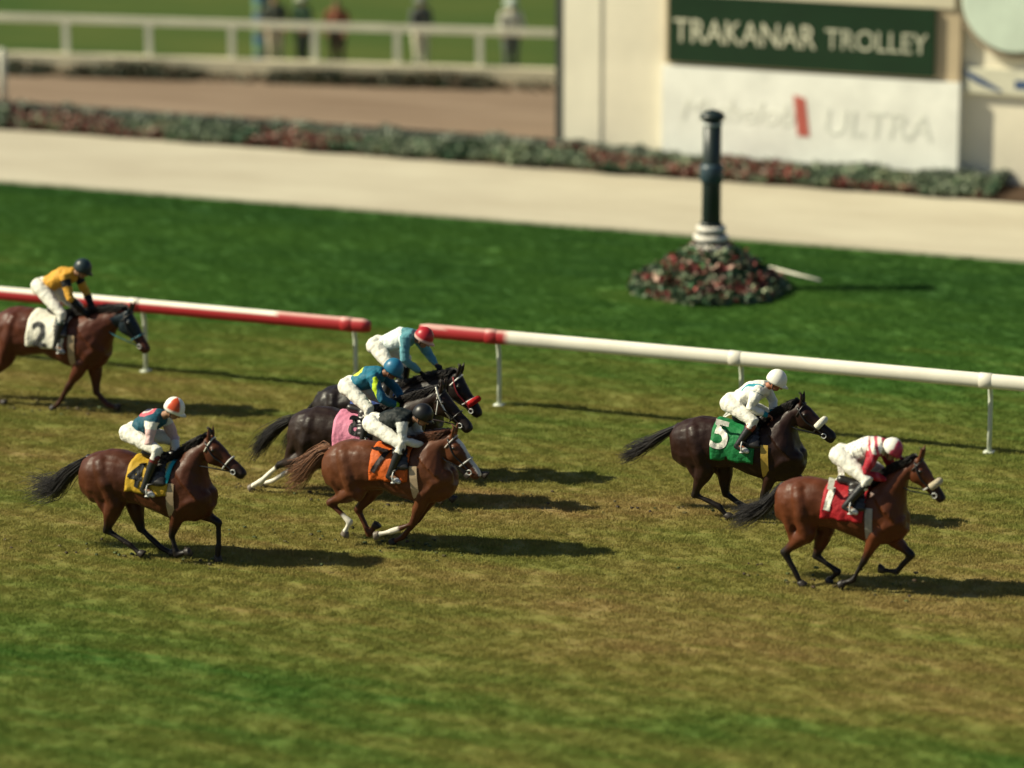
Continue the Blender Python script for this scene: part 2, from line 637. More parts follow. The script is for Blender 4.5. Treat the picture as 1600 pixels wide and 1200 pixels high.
# flower bed strip
mb = MB()
mb.box((-20, (Y_BED0+Y_BED1)/2+0.05, 0.07), (70, Y_BED1-Y_BED0-0.1, 0.08))
link_o = link('bed_soil', mb.mesh('bed_soil'), M_SOIL, sm=False)
tag(link_o, None, None, None, 'structure')
xs0, xs1 = G(-120, 200)[0], G(1575, 300)[0]
mb = MB()
depth = Y_BED1-Y_BED0
n = 36000
pts, cols = [], []
for i in range(n):
    x = rng.uniform(xs0, xs1)
    v = rng.uniform(0, 1)
    k = noise.noise(Vector((x*0.55, v*0.8, 3.1)))
    k2 = noise.noise(Vector((x*1.7, v*2.0, 9.0)))
    hh = 0.12+0.14*v+0.12*k2+0.07*noise.noise(Vector((x*4, v*5, 2)))
    z = 0.1+max(0.05, hh)*rng.uniform(0.25, 1.0)**0.6
    edge = 0.16*noise.noise(Vector((x*1.1, 5.0, 0)))
    y = Y_BED0+0.02+edge+v*(depth-0.15)
    pts.append(np.array([x, y, z]))
    if k+0.5*k2 > 0.06 and v < 0.75 and rng.random() < 0.62:
        cols.append(vary(REDS[rng.integers(0, 4)]))
    elif v > 0.7:
        cols.append(vary((0.21, 0.24, 0.18)))
    else:
        j = int((noise.noise(Vector((x*0.9, 1.0, 7.0)))*0.5+0.5)*5) % 5
        cols.append(vary(GREENS[j if rng.random() < 0.6 else rng.integers(0, 5)]))
leaves(mb, pts, 0.13, cols)
o = link('flower_bed', mb.mesh('flower_bed'), M_LEAF, sm=False)
tag(o, 'long bed of grey green plants and dark red flowers along the pale path', 'flower bed', None, 'stuff')

# dark low edging behind the bed
root = tag(empty('bed_edging', (-12, Y_BED1, 0)), 'low dark edging fence between flower bed and brown dirt', 'edging')
xw = P(884, 215, Y_BED1)[0]
mb = MB()
mb.col = (0.02, 0.025, 0.022)
mb.box(((xs0-3+xw)/2, Y_BED1+0.02, 0.30), (xw-xs0+3, 0.05, 0.07))
link('edging_rail', mb.mesh('edging_rail'), M_METAL, root, (-12, Y_BED1, 0), False)
x = xw-0.1
while x > xs0-3:
    mb = MB()
    mb.col = (0.02, 0.025, 0.022)
    mb.box((x, Y_BED1+0.02, 0.135), (0.06, 0.06, 0.255))
    link('edging_stake', mb.mesh('edging_stake'), M_METAL, root, (-12, Y_BED1, 0), False)
    x -= 1.9
# ------------------------------------------------------------------ far wall, fence
o_base = A0-dirv*2
L_wall = np.linalg.norm(A1-A0)+4
AX = np.array([dirv, nrm, [0, 0, 1.0]])
CREAM = (0.66, 0.60, 0.42)
root = tag(empty('white_fence', tuple(o_base)), 'white post and rail fence on a low pale wall beyond the brown dirt', 'fence')
mb = MB()
mb.col = (0.62, 0.56, 0.39)
mb.box(o_base+dirv*L_wall/2+nrm*0.17+np.array([0, 0, 0.15]), (L_wall, 0.34, 0.36), AX)
link('low_wall', mb.mesh('low_wall'), M_PLASTER, root, tuple(o_base), False)
mb = MB()
mb.col = (0.70, 0.68, 0.52)
mb.box(o_base+dirv*L_wall/2+nrm*0.17+np.array([0, 0, 1.13]), (L_wall, 0.10, 0.15), AX)
link('top_rail', mb.mesh('top_rail'), M_PAINT, root, tuple(o_base), False)
for px in range(-146, 900, 128):
    py = 100+0.036*px
    q = G(px, py)
    s = np.dot(q-o_base, dirv)
    mb = MB()
    mb.col = (0.66, 0.66, 0.53)
    mb.box(o_base+dirv*s+nrm*0.17+np.array([0, 0, 0.70]), (0.13, 0.092, 0.74), AX)
    link('post', mb.mesh('post'), M_PAINT, root, tuple(o_base), False)

# dark low shrubs along the foot of the wall
mb = MB()
pts, cols = [], []
for i in range(16000):
    s = rng.uniform(0, L_wall)
    k = noise.noise(Vector((s*0.45, 2.0, 0)))
    if k < -0.12 and rng.random() < 0.85:
        continue
    t = rng.uniform(0, 1)
    q = o_base+dirv*s-nrm*(0.1+t*1.0)
    hgt = (0.10+0.30*max(0, k+0.25))*(1-0.6*t)
    pts.append(q+np.array([0, 0, 0.02+hgt*rng.uniform(0, 1)]))
    cols.append(vary([(0.022, 0.035, 0.018), (0.04, 0.055, 0.02), (0.09, 0.06, 0.03)][rng.integers(0, 3)]))
leaves(mb, pts, 0.13, cols)
o = link('wall_shrubs', mb.mesh('wall_shrubs'), M_LEAF, sm=False)
tag(o, 'dark patchy ground cover at the foot of the low pale wall', 'ground cover', None, 'stuff')

# white marker post at the left edge, standing behind the bed
q = G(6, 170)
mb = MB()
mb.col = (0.7, 0.68, 0.55)
mb.tube([q+np.array([0, 0, -0.05]), q+np.array([0, 0, 1.25]), q+np.array([0, 0, 1.30])], [0.09, 0.085, 0.04], 12)
o = link('white_post', mb.mesh('white_post'), M_PAINT, None, tuple(q))
tag(o, 'plain white post standing alone at the left edge, behind the flower bed', 'post')

# tall striped blue green pole behind the fence
q = G(394, 116)+nrm*0.9
mb = MB()
for i in range(26):
    z0, z1 = i*0.16, (i+1)*0.16
    mb.col = [(0.10, 0.22, 0.20), (0.07, 0.13, 0.22), (0.17, 0.25, 0.12)][i % 3]
    mb.loft([[q+np.array([math.cos(a)*0.19, math.sin(a)*0.19, z]) for a in np.linspace(0, 6.283, 14, endpoint=False)] for z in (z0, z1)], caps=(i in (0, 25)))
o = link('striped_pole', mb.mesh('striped_pole'), M_PAINT, None, tuple(q))
tag(o, 'tall pole striped in blue and green behind the white fence', 'pole')


# ------------------------------------------------------------------ tote board building and signs
def text_mesh(s, size, ext):
    cu = bpy.data.curves.new('t', 'FONT')
    cu.body = s
    cu.size = size
    cu.extrude = ext
    cu.align_x = 'CENTER'
    cu.align_y = 'CENTER'
    o = bpy.data.objects.new('t', cu)
    COL.objects.link(o)
    dg = bpy.context.evaluated_depsgraph_get()
    m = bpy.data.meshes.new_from_object(o.evaluated_get(dg))
    bpy.data.objects.remove(o)
    bpy.data.curves.remove(cu)
    return m


def put_text(s, size, cx, y, cz, width, color, name, parent, base, mat, shear=0.0, squash=1.0):
    m = text_mesh(s, size, 0.006)
    c = coords(m)
    w = c[:, 0].max()-c[:, 0].min()
    k = width/w
    c[:, 0] *= k
    c[:, 1] *= squash
    c[:, 0] += c[:, 1]*shear
    out = np.stack([c[:, 0]+cx, y-c[:, 2], c[:, 1]+cz], 1)
    setcoords(m, out)
    setcol(m, np.tile(np.array(color, float), (len(m.vertices), 1)))
    m.materials.clear()
    return link(name, m, mat, parent, base, False)


YW = Y_BED1-0.15            # back wall face of the board
YS = YW-0.20                # face of the sign box
xl = P(884, 225, YW)[0]
xs_l, xs_r = P(1035, 240, YS)[0], P(1497, 262, YS)[0]
xr = xs_r+9.0
HT = 7.5
bx = (xl, YW, 0)
root = tag(empty('tote_board', bx), 'large cream infield board building behind the flower bed', 'building')
mb = MB()
mb.col = (0.78, 0.72, 0.57)
mb.box(((xl+xr)/2, YW+1.0, HT/2), (xr-xl, 2.0, HT))
link('wall', mb.mesh('wall'), M_PLASTER, root, bx, False)
mb = MB()
mb.col = (0.80, 0.75, 0.60)
xp = P(938, 235, YW)[0]
mb.box(((xl+xp)/2-0.02, YW+0.02, HT/2), (xp-xl+0.04, 0.10, HT-0.02))
link('pilaster', mb.mesh('pilaster'), M_PLASTER, root, bx, False)
mb = MB()
mb.col = (0.05, 0.055, 0.05)
mb.box((xl-0.13, YW+0.05, HT/2), (0.16, 0.16, HT))
link('corner_post', mb.mesh('corner_post'), M_METAL, root, bx, False)
zw0 = P(1035, 238, YS)[2]
zw1 = P(1035, 101, YS)[2]
zg0 = P(1046, 95, YS)[2]
zg1 = P(1462, 14, YS)[2]
xg0, xg1 = P(1046, 50, YS)[0], P(1462, 60, YS)[0]
mb = MB()
mb.col = (0.52, 0.42, 0.28)
mb.box(((xs_l+xs_r)/2, (YS+YW)/2+0.02, (zw1+HT)/2-0.05), (xs_r-xs_l-0.06, YW-YS, HT-zw1-0.12))
link('sign_frame', mb.mesh('sign_frame'), M_PLASTER, root, bx, False)
mb = MB()
mb.col = (0.66, 0.60, 0.44)
mb.box(((xs_l+xs_r)/2, YS+0.0, zg1+0.22), (xs_r-xs_l-0.3, 0.06, 0.40))
link('sign_header', mb.mesh('sign_header'), M_PLASTER, root, bx, False)
# white sign box
bs = ((xs_l+xs_r)/2, YW, zw0)
root = tag(empty('white_sign', bs), 'white sign board with grey lettering and a red bar, under the green sign', 'sign')
mb = MB()
mb.col = (0.90, 0.90, 0.82)
mb.box(((xs_l+xs_r)/2, (YS+YW)/2-0.035, (zw0+zw1)/2), (xs_r-xs_l, YW-YS+0.05, zw1-zw0))
link('panel', mb.mesh('panel'), M_PAINT, root, bs, False)
ws = xs_r-xs_l
yt = YS-0.063
put_text('Michelob', 0.62, xs_l+ws*0.265, yt, (zw0+zw1)/2+0.02, ws*0.38, (0.80, 0.80, 0.71), 'lettering', root, bs, M_PAINT, 0.25)
put_text('ULTRA', 0.72, xs_l+ws*0.735, yt, (zw0+zw1)/2-0.06, ws*0.36, (0.76, 0.77, 0.69), 'lettering', root, bs, M_PAINT, 0.12)
mb = MB()
mb.col = (0.55, 0.13, 0.10)
cx, cz, hw, hh = xs_l+ws*0.478, (zw0+zw1)/2+0.05, 0.12, 0.40
mb.add([(cx-hw-0.05, yt-0.006, cz+hh), (cx-hw+0.05, yt-0.006, cz-hh), (cx+hw+0.05, yt-0.006, cz-hh), (cx+hw-0.05, yt-0.006, cz+hh-0.06),
        (cx-hw-0.05, yt+0.01, cz+hh), (cx-hw+0.05, yt+0.01, cz-hh), (cx+hw+0.05, yt+0.01, cz-hh), (cx+hw-0.05, yt+0.01, cz+hh-0.06)],
       [(0, 1, 2, 3), (7, 6, 5, 4), (0, 4, 5, 1), (1, 5, 6, 2), (2, 6, 7, 3), (3, 7, 4, 0)])
link('red_bar', mb.mesh('red_bar'), M_PAINT, root, bs, False)
# green sign
bs = ((xg0+xg1)/2, YS, zg0)
root = tag(empty('green_sign', bs), 'dark green sign board with a line of pale capital letters', 'sign')
mb = MB()
mb.col = (0.007, 0.030, 0.010)
mb.box(((xg0+xg1)/2, YS-0.03, (zg0+zg1)/2), (xg1-xg0, 0.09, zg1-zg0))
link('panel', mb.mesh('panel'), M_PAINT, root, bs, False)
wg = xg1-xg0
zc_ = P(1060, 48, YS)[2]
put_text('TRAKANAR', 0.66, xg0+wg*0.29, YS-0.082, zc_, wg*0.54, (0.66, 0.64, 0.48), 'lettering', root, bs, M_PAINT, 0.0)
put_text('TROLLEY', 0.56, xg0+wg*0.785, YS-0.082, zc_, wg*0.38, (0.56, 0.56, 0.42), 'lettering', root, bs, M_PAINT, 0.0)
# round pale sign and logo strip at the right
c = P(1588, -2, YW-0.1)
bs = tuple(c)
root = tag(empty('round_sign', bs), 'large round pale disc sign on the wall at the upper right corner', 'sign')
mb = MB()
mb.col = (0.62, 0.72, 0.60)
mb.loft([[c+np.array([math.cos(a)*1.02*k, dy, math.sin(a)*1.02*k]) for a in np.linspace(0, 6.283, 48, endpoint=False)] for dy, k in ((0.1, 1.0), (-0.10, 1.0), (-0.13, 0.97))])
link('disc', mb.mesh('disc'), M_PAINT, root, bs, False)
mb = MB()
mb.col = (0.35, 0.28, 0.20)
ring = []
for k, dy in ((1.03, 0.09), (1.10, 0.09), (1.10, -0.06), (1.03, -0.06), (1.03, 0.09)):
    ring.append([c+np.array([math.cos(a)*1.02*k, dy, math.sin(a)*1.02*k]) for a in np.linspace(0, 6.283, 48, endpoint=False)])
mb.loft(ring, caps=False)
link('rim', mb.mesh('rim'), M_PAINT, root, bs, False)
p0, p1 = P(1502, 104, YW-0.06), P(1502, 143, YW-0.06)
bs = tuple(p1)
root = tag(empty('logo_strip', bs), 'pale strip sign with a dark blue swoosh below the round sign', 'sign')
mb = MB()
mb.col = (0.66, 0.64, 0.50)
mb.box((p1[0]+1.9, YW-0.05, (p0[2]+p1[2])/2), (3.7, 0.12, p0[2]-p1[2]))
link('panel', mb.mesh('panel'), M_PAINT, root, bs, False)
mb = MB()
mb.col = (0.05, 0.09, 0.19)
zc2 = (p0[2]+p1[2])/2
top = [(p1[0]+0.05+0.75*t, zc2+0.20-0.36*t**1.2) for t in np.linspace(0, 1, 9)]
bot = [(p1[0]+0.05+0.75*t, zc2+0.17-0.36*t**0.6) for t in np.linspace(0, 1, 9)]
vs = [(a, YW-0.118, b) for a, b in top]+[(a, YW-0.118, b-0.02) for a, b in bot]
mb.add(vs, [(i, i+9, i+10, i+1) for i in range(8)])
mb.add([(p1[0]+1.05, YW-0.118, zc2+0.05), (p1[0]+1.05, YW-0.118, zc2-0.12), (p1[0]+2.1, YW-0.118, zc2-0.12), (p1[0]+2.1, YW-0.118, zc2+0.05)], [(0, 1, 2, 3)])
link('blue_mark', mb.mesh('blue_mark'), M_PAINT, root, bs, False)

# ------------------------------------------------------------------ flower mound with iron post
mc = G(1110, 452)
mb = MB()
mb.col = (1, 1, 1)
mr_, mh = 1.28, 0.76
mb.loft([[mc+np.array([math.cos(a)*r, math.sin(a)*r, z]) for a in np.linspace(0, 6.283, 28, endpoint=False)] for r, z in ((mr_, -0.02), (mr_*0.98, 0.05), (mr_*0.6, mh*0.28), (0.3, mh*0.62))])
root = tag(empty('flower_mound', tuple(mc)), 'cone shaped mound of ringed red and green plants around the dark post', 'flower bed')
link('soil', mb.mesh('soil'), M_SOIL, root, tuple(mc))
mbl, mbf = MB(), MB()
pl, cl, pf, cf = [], [], [], []
for i in range(9500):
    v = rng.random()**0.7
    a = rng.uniform(0, 6.283)
    r = v*mr_*(1.04+0.16*noise.noise(Vector((a*1.7, v*2, 4))))
    z = mh*(1-v)**1.1+0.02
    q = mc+np.array([math.cos(a)*r, math.sin(a)*r, z+(rng.uniform(0.0, 0.10)+max(0, rng.normal()*0.07))*(1.1-0.7*v)])
    ringn = int(v*7+noise.noise(Vector((a*2, v*4, 1)))*0.8)
    if ringn % 2 == 1 and rng.random() < 0.42:
        pf.append(q+np.array([0, 0, 0.05]))
        cf.append(vary(REDS[rng.integers(0, 4)]))
    else:
        pl.append(q)
        cl.append(vary(GREENS[rng.integers(0, 5)]))
leaves(mbl, pl, 0.17, cl, 0.2)
leaves(mbf, pf, 0.13, cf)
tag(link('foliage', mbl.mesh('foliage'), M_LEAF, root, tuple(mc), False), kind='stuff')
tag(link('red_flowers', mbf.mesh('red_flowers'), M_LEAF, root, tuple(mc), False), kind='stuff')

root = tag(empty('iron_post', tuple(mc)), 'dark iron post with white banded foot rising from the flower mound', 'post')
HPOST = P(1120, 178, mc[1])[2]


def lathe(prof, colr, name, parent, base, mat=M_METAL, seg=20, c=mc):
    mb = MB()
    mb.col = colr
    mb.loft([[np.array([c[0]+math.cos(a)*r, c[1]+math.sin(a)*r, z]) for a in np.linspace(0, 6.283, seg, endpoint=False)] for r, z in prof])
    return link(name, mb.mesh(name), mat, parent, base)


DK = (0.012, 0.022, 0.02)
zc3 = P(1115, 268, mc[1])[2]
zb = P(1106, 388, mc[1])[2]
lathe([(0.165, 0.3), (0.16, zc3-0.2), (0.155, zc3), (0.15, HPOST-0.06)], DK, 'shaft', root, tuple(mc))
lathe([(0.165, zc3-0.20), (0.20, zc3-0.15), (0.205, zc3-0.05), (0.205, zc3+0.06), (0.19, zc3+0.10), (0.16, zc3+0.14)], (0.03, 0.055, 0.07), 'collar', root, tuple(mc))
lathe([(0.15, HPOST-0.12), (0.21, HPOST-0.08), (0.21, HPOST-0.02), (0.16, HPOST+0.02), (0.10, HPOST+0.05), (0.03, HPOST+0.07)], DK, 'cap', root, tuple(mc))
lathe([(0.152, HPOST-0.20), (0.168, HPOST-0.19), (0.168, HPOST-0.155), (0.152, HPOST-0.145)], (0.45, 0.47, 0.45), 'cap_band', root, tuple(mc), M_PAINT)
for k in range(3):
    z = zb+k*0.15
    r = 0.34-0.045*k
    lathe([(r-0.03, z), (r, z+0.015), (r, z+0.08), (r-0.05, z+0.1)], (0.72, 0.68, 0.6), 'foot_ring', root, tuple(mc), M_PAINT)
    lathe([(r-0.06, z+0.1), (r-0.06, z+0.15)], DK, 'foot_drum', root, tuple(mc))

q0, q1 = G(1202, 426), G(1282, 441)
mb = MB()
mb.col = (0.7, 0.68, 0.56)
mb.tube([q0+np.array([0, 0, 0.10]), (q0+q1)/2+np.array([0, 0, 0.06]), q1+np.array([0, 0, 0.03])], [0.02, 0.025, 0.02], 8)
mb.col = DK
mb.tube([q0+np.array([0, 0, -0.03]), q0+np.array([0, 0, 0.12])], 0.02, 6)
o = link('lawn_stake', mb.mesh('lawn_stake'), M_PAINT, None, tuple((q0+q1)/2))
tag(o, 'thin white stake lying on the lawn right of the flower mound', 'stake')


# ------------------------------------------------------------------ people
def seg_dist(c, a, b):
    ab = b-a
    t = np.clip(((c-a)@ab)/max(1e-9, ab@ab), 0, 1)
    return np.linalg.norm(c-(a+t[:, None]*ab), axis=1), t


def sstep(x, a, b):
    t = np.clip((x-a)/(b-a), 0, 1)
    return t*t*(3-2*t)


def hand(mb, wrist, d, curl, side):
    """palm, four curled fingers of unequal length and a thumb from the side of the palm"""
    d, curl = unit(d), unit(curl-unit(d)*np.dot(curl, unit(d)))
    lat = np.cross(d, curl)*side
    pc = wrist+d*0.045
    mb.ell(pc, (0.05, 0.040, 0.020), np.array([d, lat, curl]), 10, 6)
    for k, (off, ln) in enumerate(((0.028, 0.068), (0.010, 0.078), (-0.009, 0.072), (-0.027, 0.056))):
        b0 = pc+d*0.035+lat*off
        b1 = b0+d*ln*0.40+curl*ln*0.12
        b2 = b1+d*ln*0.05+curl*ln*0.42
        b3 = b2-d*ln*0.28+curl*ln*0.16
        mb.tube([b0, b1, b2, b3], [0.0105, 0.010, 0.009, 0.0075], 6, round_ends=True)
    b0 = pc-d*0.015+lat*0.032
    b1 = b0+lat*0.022+d*0.025+curl*0.012
    b2 = b1+d*0.024+curl*0.026-lat*0.008
    mb.tube([b0, b1, b2], [0.0125, 0.011, 0.009], 6, round_ends=True)


def person(J, look, label, group, saddle_y=None):
    """J: world joints. look: colours and paint functions."""
    base = tuple(J['base'])
    root = tag(empty('person', base), label, 'person', group)
    hip, sh, head = J['hip'], J['shoulder'], J['head']
    spine = unit(sh-hip)
    Yv = np.array([0, 1.0, 0]) if 'lat' not in J else J['lat']
    fwd = unit(np.cross(Yv, spine))
    if fwd[2] > 0 and abs(spine[2]) < 0.9:
        fwd = -fwd
    belly = fwd
    hw, sw = J.get('hipw', 0.10), J.get('shw', 0.17)
    sk = look.get('skin', (0.30, 0.16, 0.09))
    hd, face_d = unit(head-sh), unit(J['face']-head)
    upv = J.get('headup', unit(np.array([0, 0, 1.0])-face_d*face_d[2]))
    latv = np.cross(upv, face_d)
    # --- skin body (whole figure, clothes go over it)
    b = MB()
    waist = hip*0.55+sh*0.45
    b.tube([hip, waist, hip*0.2+sh*0.8, sh], [0.115, 0.105, 0.125, 0.10], 14, 1.0, True)
    nb = sh+hd*0.04
    b.tube([nb, head-upv*0.06-face_d*0.02], [0.055, 0.052], 10, 1.0, True)
    b.ell(head, (0.092, 0.077, 0.118), np.array([face_d, latv, upv]))
    b.ell(head-upv*0.075+face_d*0.028, (0.062, 0.055, 0.05), np.array([face_d, latv, upv]))
    b.tube([head+face_d*0.085-upv*0.005, head+face_d*0.112-upv*0.042], [0.012, 0.018], 6, 1.0, True)
    for s in (-1, 1):
        b.ell(head+latv*0.078*s-upv*0.015, (0.022, 0.010, 0.032), np.array([face_d, latv, upv]), 8, 6)
    arms, legs = [], []
    for s, tagk in ((-1, 'n'), (1, 'f')):
        S_ = sh+Yv*sw*s
        E, H = J['elbow_'+tagk], J['hand_'+tagk]
        K, A, T = J['knee_'+tagk], J['ankle_'+tagk], J['toe_'+tagk]
        Hp = hip+Yv*hw*s
        arms.append((S_, E, H))
        legs.append((Hp, K, A, T))
        b.tube([sh+Yv*sw*0.4*s, S_, E, H], [0.05, 0.056, 0.042, 0.028], 10, 1.0, True)
        b.tube([Hp, K, K*0.6+A*0.4, A], [0.085, 0.058, 0.055, 0.038], 10, 1.0, True)
        b.tube([A, A*0.5+T*0.5, T], [0.04, 0.042, 0.03], 8, 0.9, True)
    m = fuse(b, 'body', 0.0115, 3)
    c = coords(m)
    # face paint: eyes, mouth, hair line are pigment
    colr = np.tile(np.array(sk), (len(c), 1))
    rel = c-head
    fx, fy, fz = rel@face_d, rel@latv, rel@upv
    near = np.linalg.norm(rel, axis=1) < 0.16
    hair = near & ((fz > 0.055) | (fx < -0.02)) & (fz > -0.07)
    colr[hair] = look.get('hair', (0.03, 0.02, 0.015))
    for s in (-1, 1):
        colr[near & (fx > 0.04) & (abs(fy-0.033*s) < 0.016) & (abs(fz-0.008) < 0.011)] = (0.02, 0.015, 0.01)
    colr[near & (fx > 0.04) & (abs(fy) < 0.028) & (abs(fz+0.072) < 0.009)] = (0.25, 0.07, 0.05)
    # hands are joined into the same mesh
    hb = MB()
    for (S_, E, H), s in zip(arms, (-1, 1)):
        d = unit(H-E)
        hand(hb, H-d*0.01, d, J.get('curl', np.array([0.35, 0, -1.0])), s)
    v0 = len(c)
    fs = [tuple(p.vertices) for p in m.polygons]
    m2 = bpy.data.meshes.new('body')
    m2.from_pydata([tuple(x) for x in c]+hb.v, [], fs+[tuple(i+v0 for i in f) for f in hb.f])
    m2.update()
    hc = look.get('glove', sk)
    setcol(m2, np.vstack([colr, np.tile(np.array(hc), (len(hb.v), 1))]))
    bpy.data.meshes.remove(m)
    link('body', m2, M_SKIN, root, base)
    # --- jersey
    b = MB()
    bk = -belly
    b.tube([hip+spine*0.10, waist+bk*0.012, hip*0.25+sh*0.75+bk*0.02, sh+bk*0.0], [0.128, 0.135, 0.15, 0.125], 16, 1.0, True)
    for s in (-1, 1):
        b.ell(hip*0.3+sh*0.7+Yv*0.06*s+bk*0.012, (0.16, 0.125, 0.115), np.array([spine, Yv, belly]))
        b.ell(waist+Yv*0.05*s, (0.16, 0.10, 0.105), np.array([spine, Yv, belly]))
    for (S_, E, H), s in zip(arms, (-1, 1)):
        cuff = look.get('sleeve', 0.93)
        b.tube([sh+Yv*sw*0.45*s, S_, S_*0.5+E*0.5, E, E*0.5+H*0.5, E*(1-cuff)+H*cuff], [0.09, 0.082, 0.072, 0.062, 0.056, 0.040], 12, 1.0, True)
    b.tube([sh, sh+hd*0.05], [0.085, 0.068], 10)
    m = fuse(b, 'jersey', 0.0115, 3)
    wobble(m, 0.014, 11.0, J['hip'][0])
    wobble(m, 0.005, 24.0, J['hip'][0]*2)
    c = coords(m)
    setcol(m, look['jersey'](c, dict(hip=hip, sh=sh, spine=spine, back=bk, arms=arms, Y=Yv, head=head)))
    link('jersey', m, M_CLOTH, root, base)
    # --- breeches
    b = MB()
    b.tube([hip+spine*0.14, hip-spine*0.02], [0.118, 0.135], 14, 1.0, True)
    for s, (Hp, K, A, T) in zip((-1, 1), legs):
        b.ell(hip+Yv*0.07*s-spine*0.035+bk*0.02, (0.125, 0.115, 0.125), np.array([spine, Yv, belly]))
        e = 0.22 if look.get('boots', True) else 0.93
        b.tube([Hp, Hp*0.5+K*0.5, K, K*(1-e)+A*e], [0.112, 0.098, 0.075, 0.066 if e < 0.5 else 0.055], 14, 1.0, True)
    m = fuse(b, 'breeches', 0.0115, 3)
    wobble(m, 0.009, 13.0, 4.0)
    wobble(m, 0.003, 26.0, 2.0)
    setcol(m, np.tile(np.array(look.get('breeches', (0.72, 0.70, 0.62))), (len(m.vertices), 1)))
    link('breeches' if look.get('boots', True) else 'trousers', m, M_CLOTH, root, base)
    # --- boots
    for Hp, K, A, T in legs:
        b = MB()
        heel = A-unit(T-A)*0.02+np.array([0, 0, -0.03])
        if look.get('boots', True):
            b.tube([K*0.84+A*0.16, K*0.5+A*0.5, A], [0.066, 0.060, 0.046], 12, 1.0, True)
        else:
            b.tube([K*0.15+A*0.85, A], [0.05, 0.046], 10, 1.0, True)
        b.tube([heel, A*0.5+T*0.5+np.array([0, 0, -0.01]), T], [0.045, 0.046, 0.034], 10, 0.95, True)
        m = fuse(b, 'boot', 0.0105, 2)
        c = coords(m)
        cc = np.tile(np.array(look.get('boot', (0.012, 0.012, 0.012))), (len(c), 1))
        if 'boot_top' in look:
            t = ((c-K)@(A-K))/((A-K)@(A-K))
            cc[t < 0.30] = look['boot_top']
        if 'boot_toe' in look:
            cc[np.linalg.norm(c-T, axis=1) < 0.075] = look['boot_toe']
        setcol(m, cc)
        link('boot' if look.get('boots', True) else 'shoe', m, M_LEATHER, root, base)
    # --- helmet with peak and strap, or sun hat / bare hair
    ax = np.array([face_d, latv, upv])
    if look.get('helmet') is not None:
        tl = unit(upv*1.0-face_d*0.16)
        axh = np.array([unit(face_d-tl*np.dot(face_d, tl)), latv, tl])
        hcen = head+upv*0.028-face_d*0.008
        mb = MB()
        prof = [(1.0, -0.28), (1.03, -0.12), (1.0, 0.1), (0.94, 0.34), (0.82, 0.57), (0.62, 0.78), (0.36, 0.93), (0.08, 1.0)]
        rings = []
        for k, h in prof:
            rings.append([hcen+axh[0]*(math.cos(a)*0.138*k)+axh[1]*(math.sin(a)*0.122*k)+axh[2]*(h*0.142) for a in np.linspace(0, 6.283, 28, endpoint=False)])
        mb.loft(rings)
        m = mb.mesh('helmet')
        c = coords(m)-hcen
        setcol(m, look['helmet'](c@axh[0], c@axh[1], c@axh[2]))
        h_ = link('helmet', m, M_SHELL, root, base)
        mb = MB()
        mb.col = look.get('peak', (0.02, 0.02, 0.02))
        inner, outer, low = [], [], []
        for a in np.linspace(-1.0, 1.0, 11):
            i_ = hcen+axh[0]*(math.cos(a)*0.132)+axh[1]*(math.sin(a)*0.116)-axh[2]*0.022
            o_ = i_+axh[0]*0.060*math.cos(a*1.5)-axh[2]*0.022
            inner.append(i_)
            outer.append(o_)
            low.append(i_-axh[2]*0.012)
        mb.loft([inner, outer, low], closed=False)
        link('peak', mb.mesh('peak'), M_SHELL, h_, base)
        mb = MB()
        mb.col = look.get('goggles', (0.03, 0.03, 0.035))
        mb.tube([head+latv*math.sin(a)*0.088+face_d*(math.cos(a)*0.098)+upv*0.012 for a in np.linspace(-1.25, 1.25, 12)], 0.021, 8)
        link('goggles', mb.mesh('goggles'), M_SHELL, root, base)
        mb = MB()
        mb.col = (0.02, 0.02, 0.02)
        mb.tube([head+latv*0.085+upv*0.0, head+latv*0.07-upv*0.08+face_d*0.02, head-upv*0.125+face_d*0.035, head-latv*0.07-upv*0.08+face_d*0.02, head-latv*0.085], 0.008, 6)
        link('chin_strap', mb.mesh('chin_strap'), M_LEATHER, root, base)
    elif look.get('hat') is not None:
        mb = MB()
        mb.col = look['hat']
        mb.loft([[head+upv*z+face_d*math.cos(a)*r*1.1+latv*math.sin(a)*r for a in np.linspace(0, 6.283, 20, endpoint=False)] for r, z in ((0.10, 0.045), (0.18, 0.04), (0.18, 0.052), (0.105, 0.07), (0.095, 0.14), (0.03, 0.16))])
        link('hat', mb.mesh('hat'), M_CLOTH, root, base)
    return root


# ------------------------------------------------------------------ horses
def ringpts(c, up, hw, n=18, e=2.3):
    """superellipse ring: c centre, up half-depth vector (x-z), hw half width along Y"""
    out = []
    for a in np.linspace(0, 2*math.pi, n, endpoint=False):
        ca, sa = math.cos(a), math.sin(a)
        k = (abs(ca)**e+abs(sa)**e)**(-1/e)
        out.append(c+up*(sa*k)+np.array([0, hw*ca*k, 0]))
    return out


TORSO = [  # top (x,z), bottom (x,z), half width; x forward, z up, origin at the top of the withers
    ((-1.30, -0.22), (-1.29, -0.40), 0.08), ((-1.24, -0.11), (-1.26, -0.52), 0.17), ((-1.10, -0.03), (-1.12, -0.60), 0.245),
    ((-0.92, 0.015), (-0.90, -0.62), 0.275), ((-0.74, 0.01), (-0.68, -0.57), 0.27), ((-0.56, -0.03), (-0.50, -0.56), 0.255),
    ((-0.38, -0.065), (-0.32, -0.62), 0.27), ((-0.20, -0.06), (-0.14, -0.675), 0.275), ((-0.02, -0.01), (0.03, -0.70), 0.255),
    ((0.10, -0.02), (0.20, -0.69), 0.225), ((0.18, -0.08), (0.35, -0.62), 0.205), ((0.28, -0.18), (0.43, -0.50), 0.16)]


def lim(a, b, lo, hi):
    d = b-a
    L = np.linalg.norm(d)
    return a+d/L*min(max(L, lo), hi)


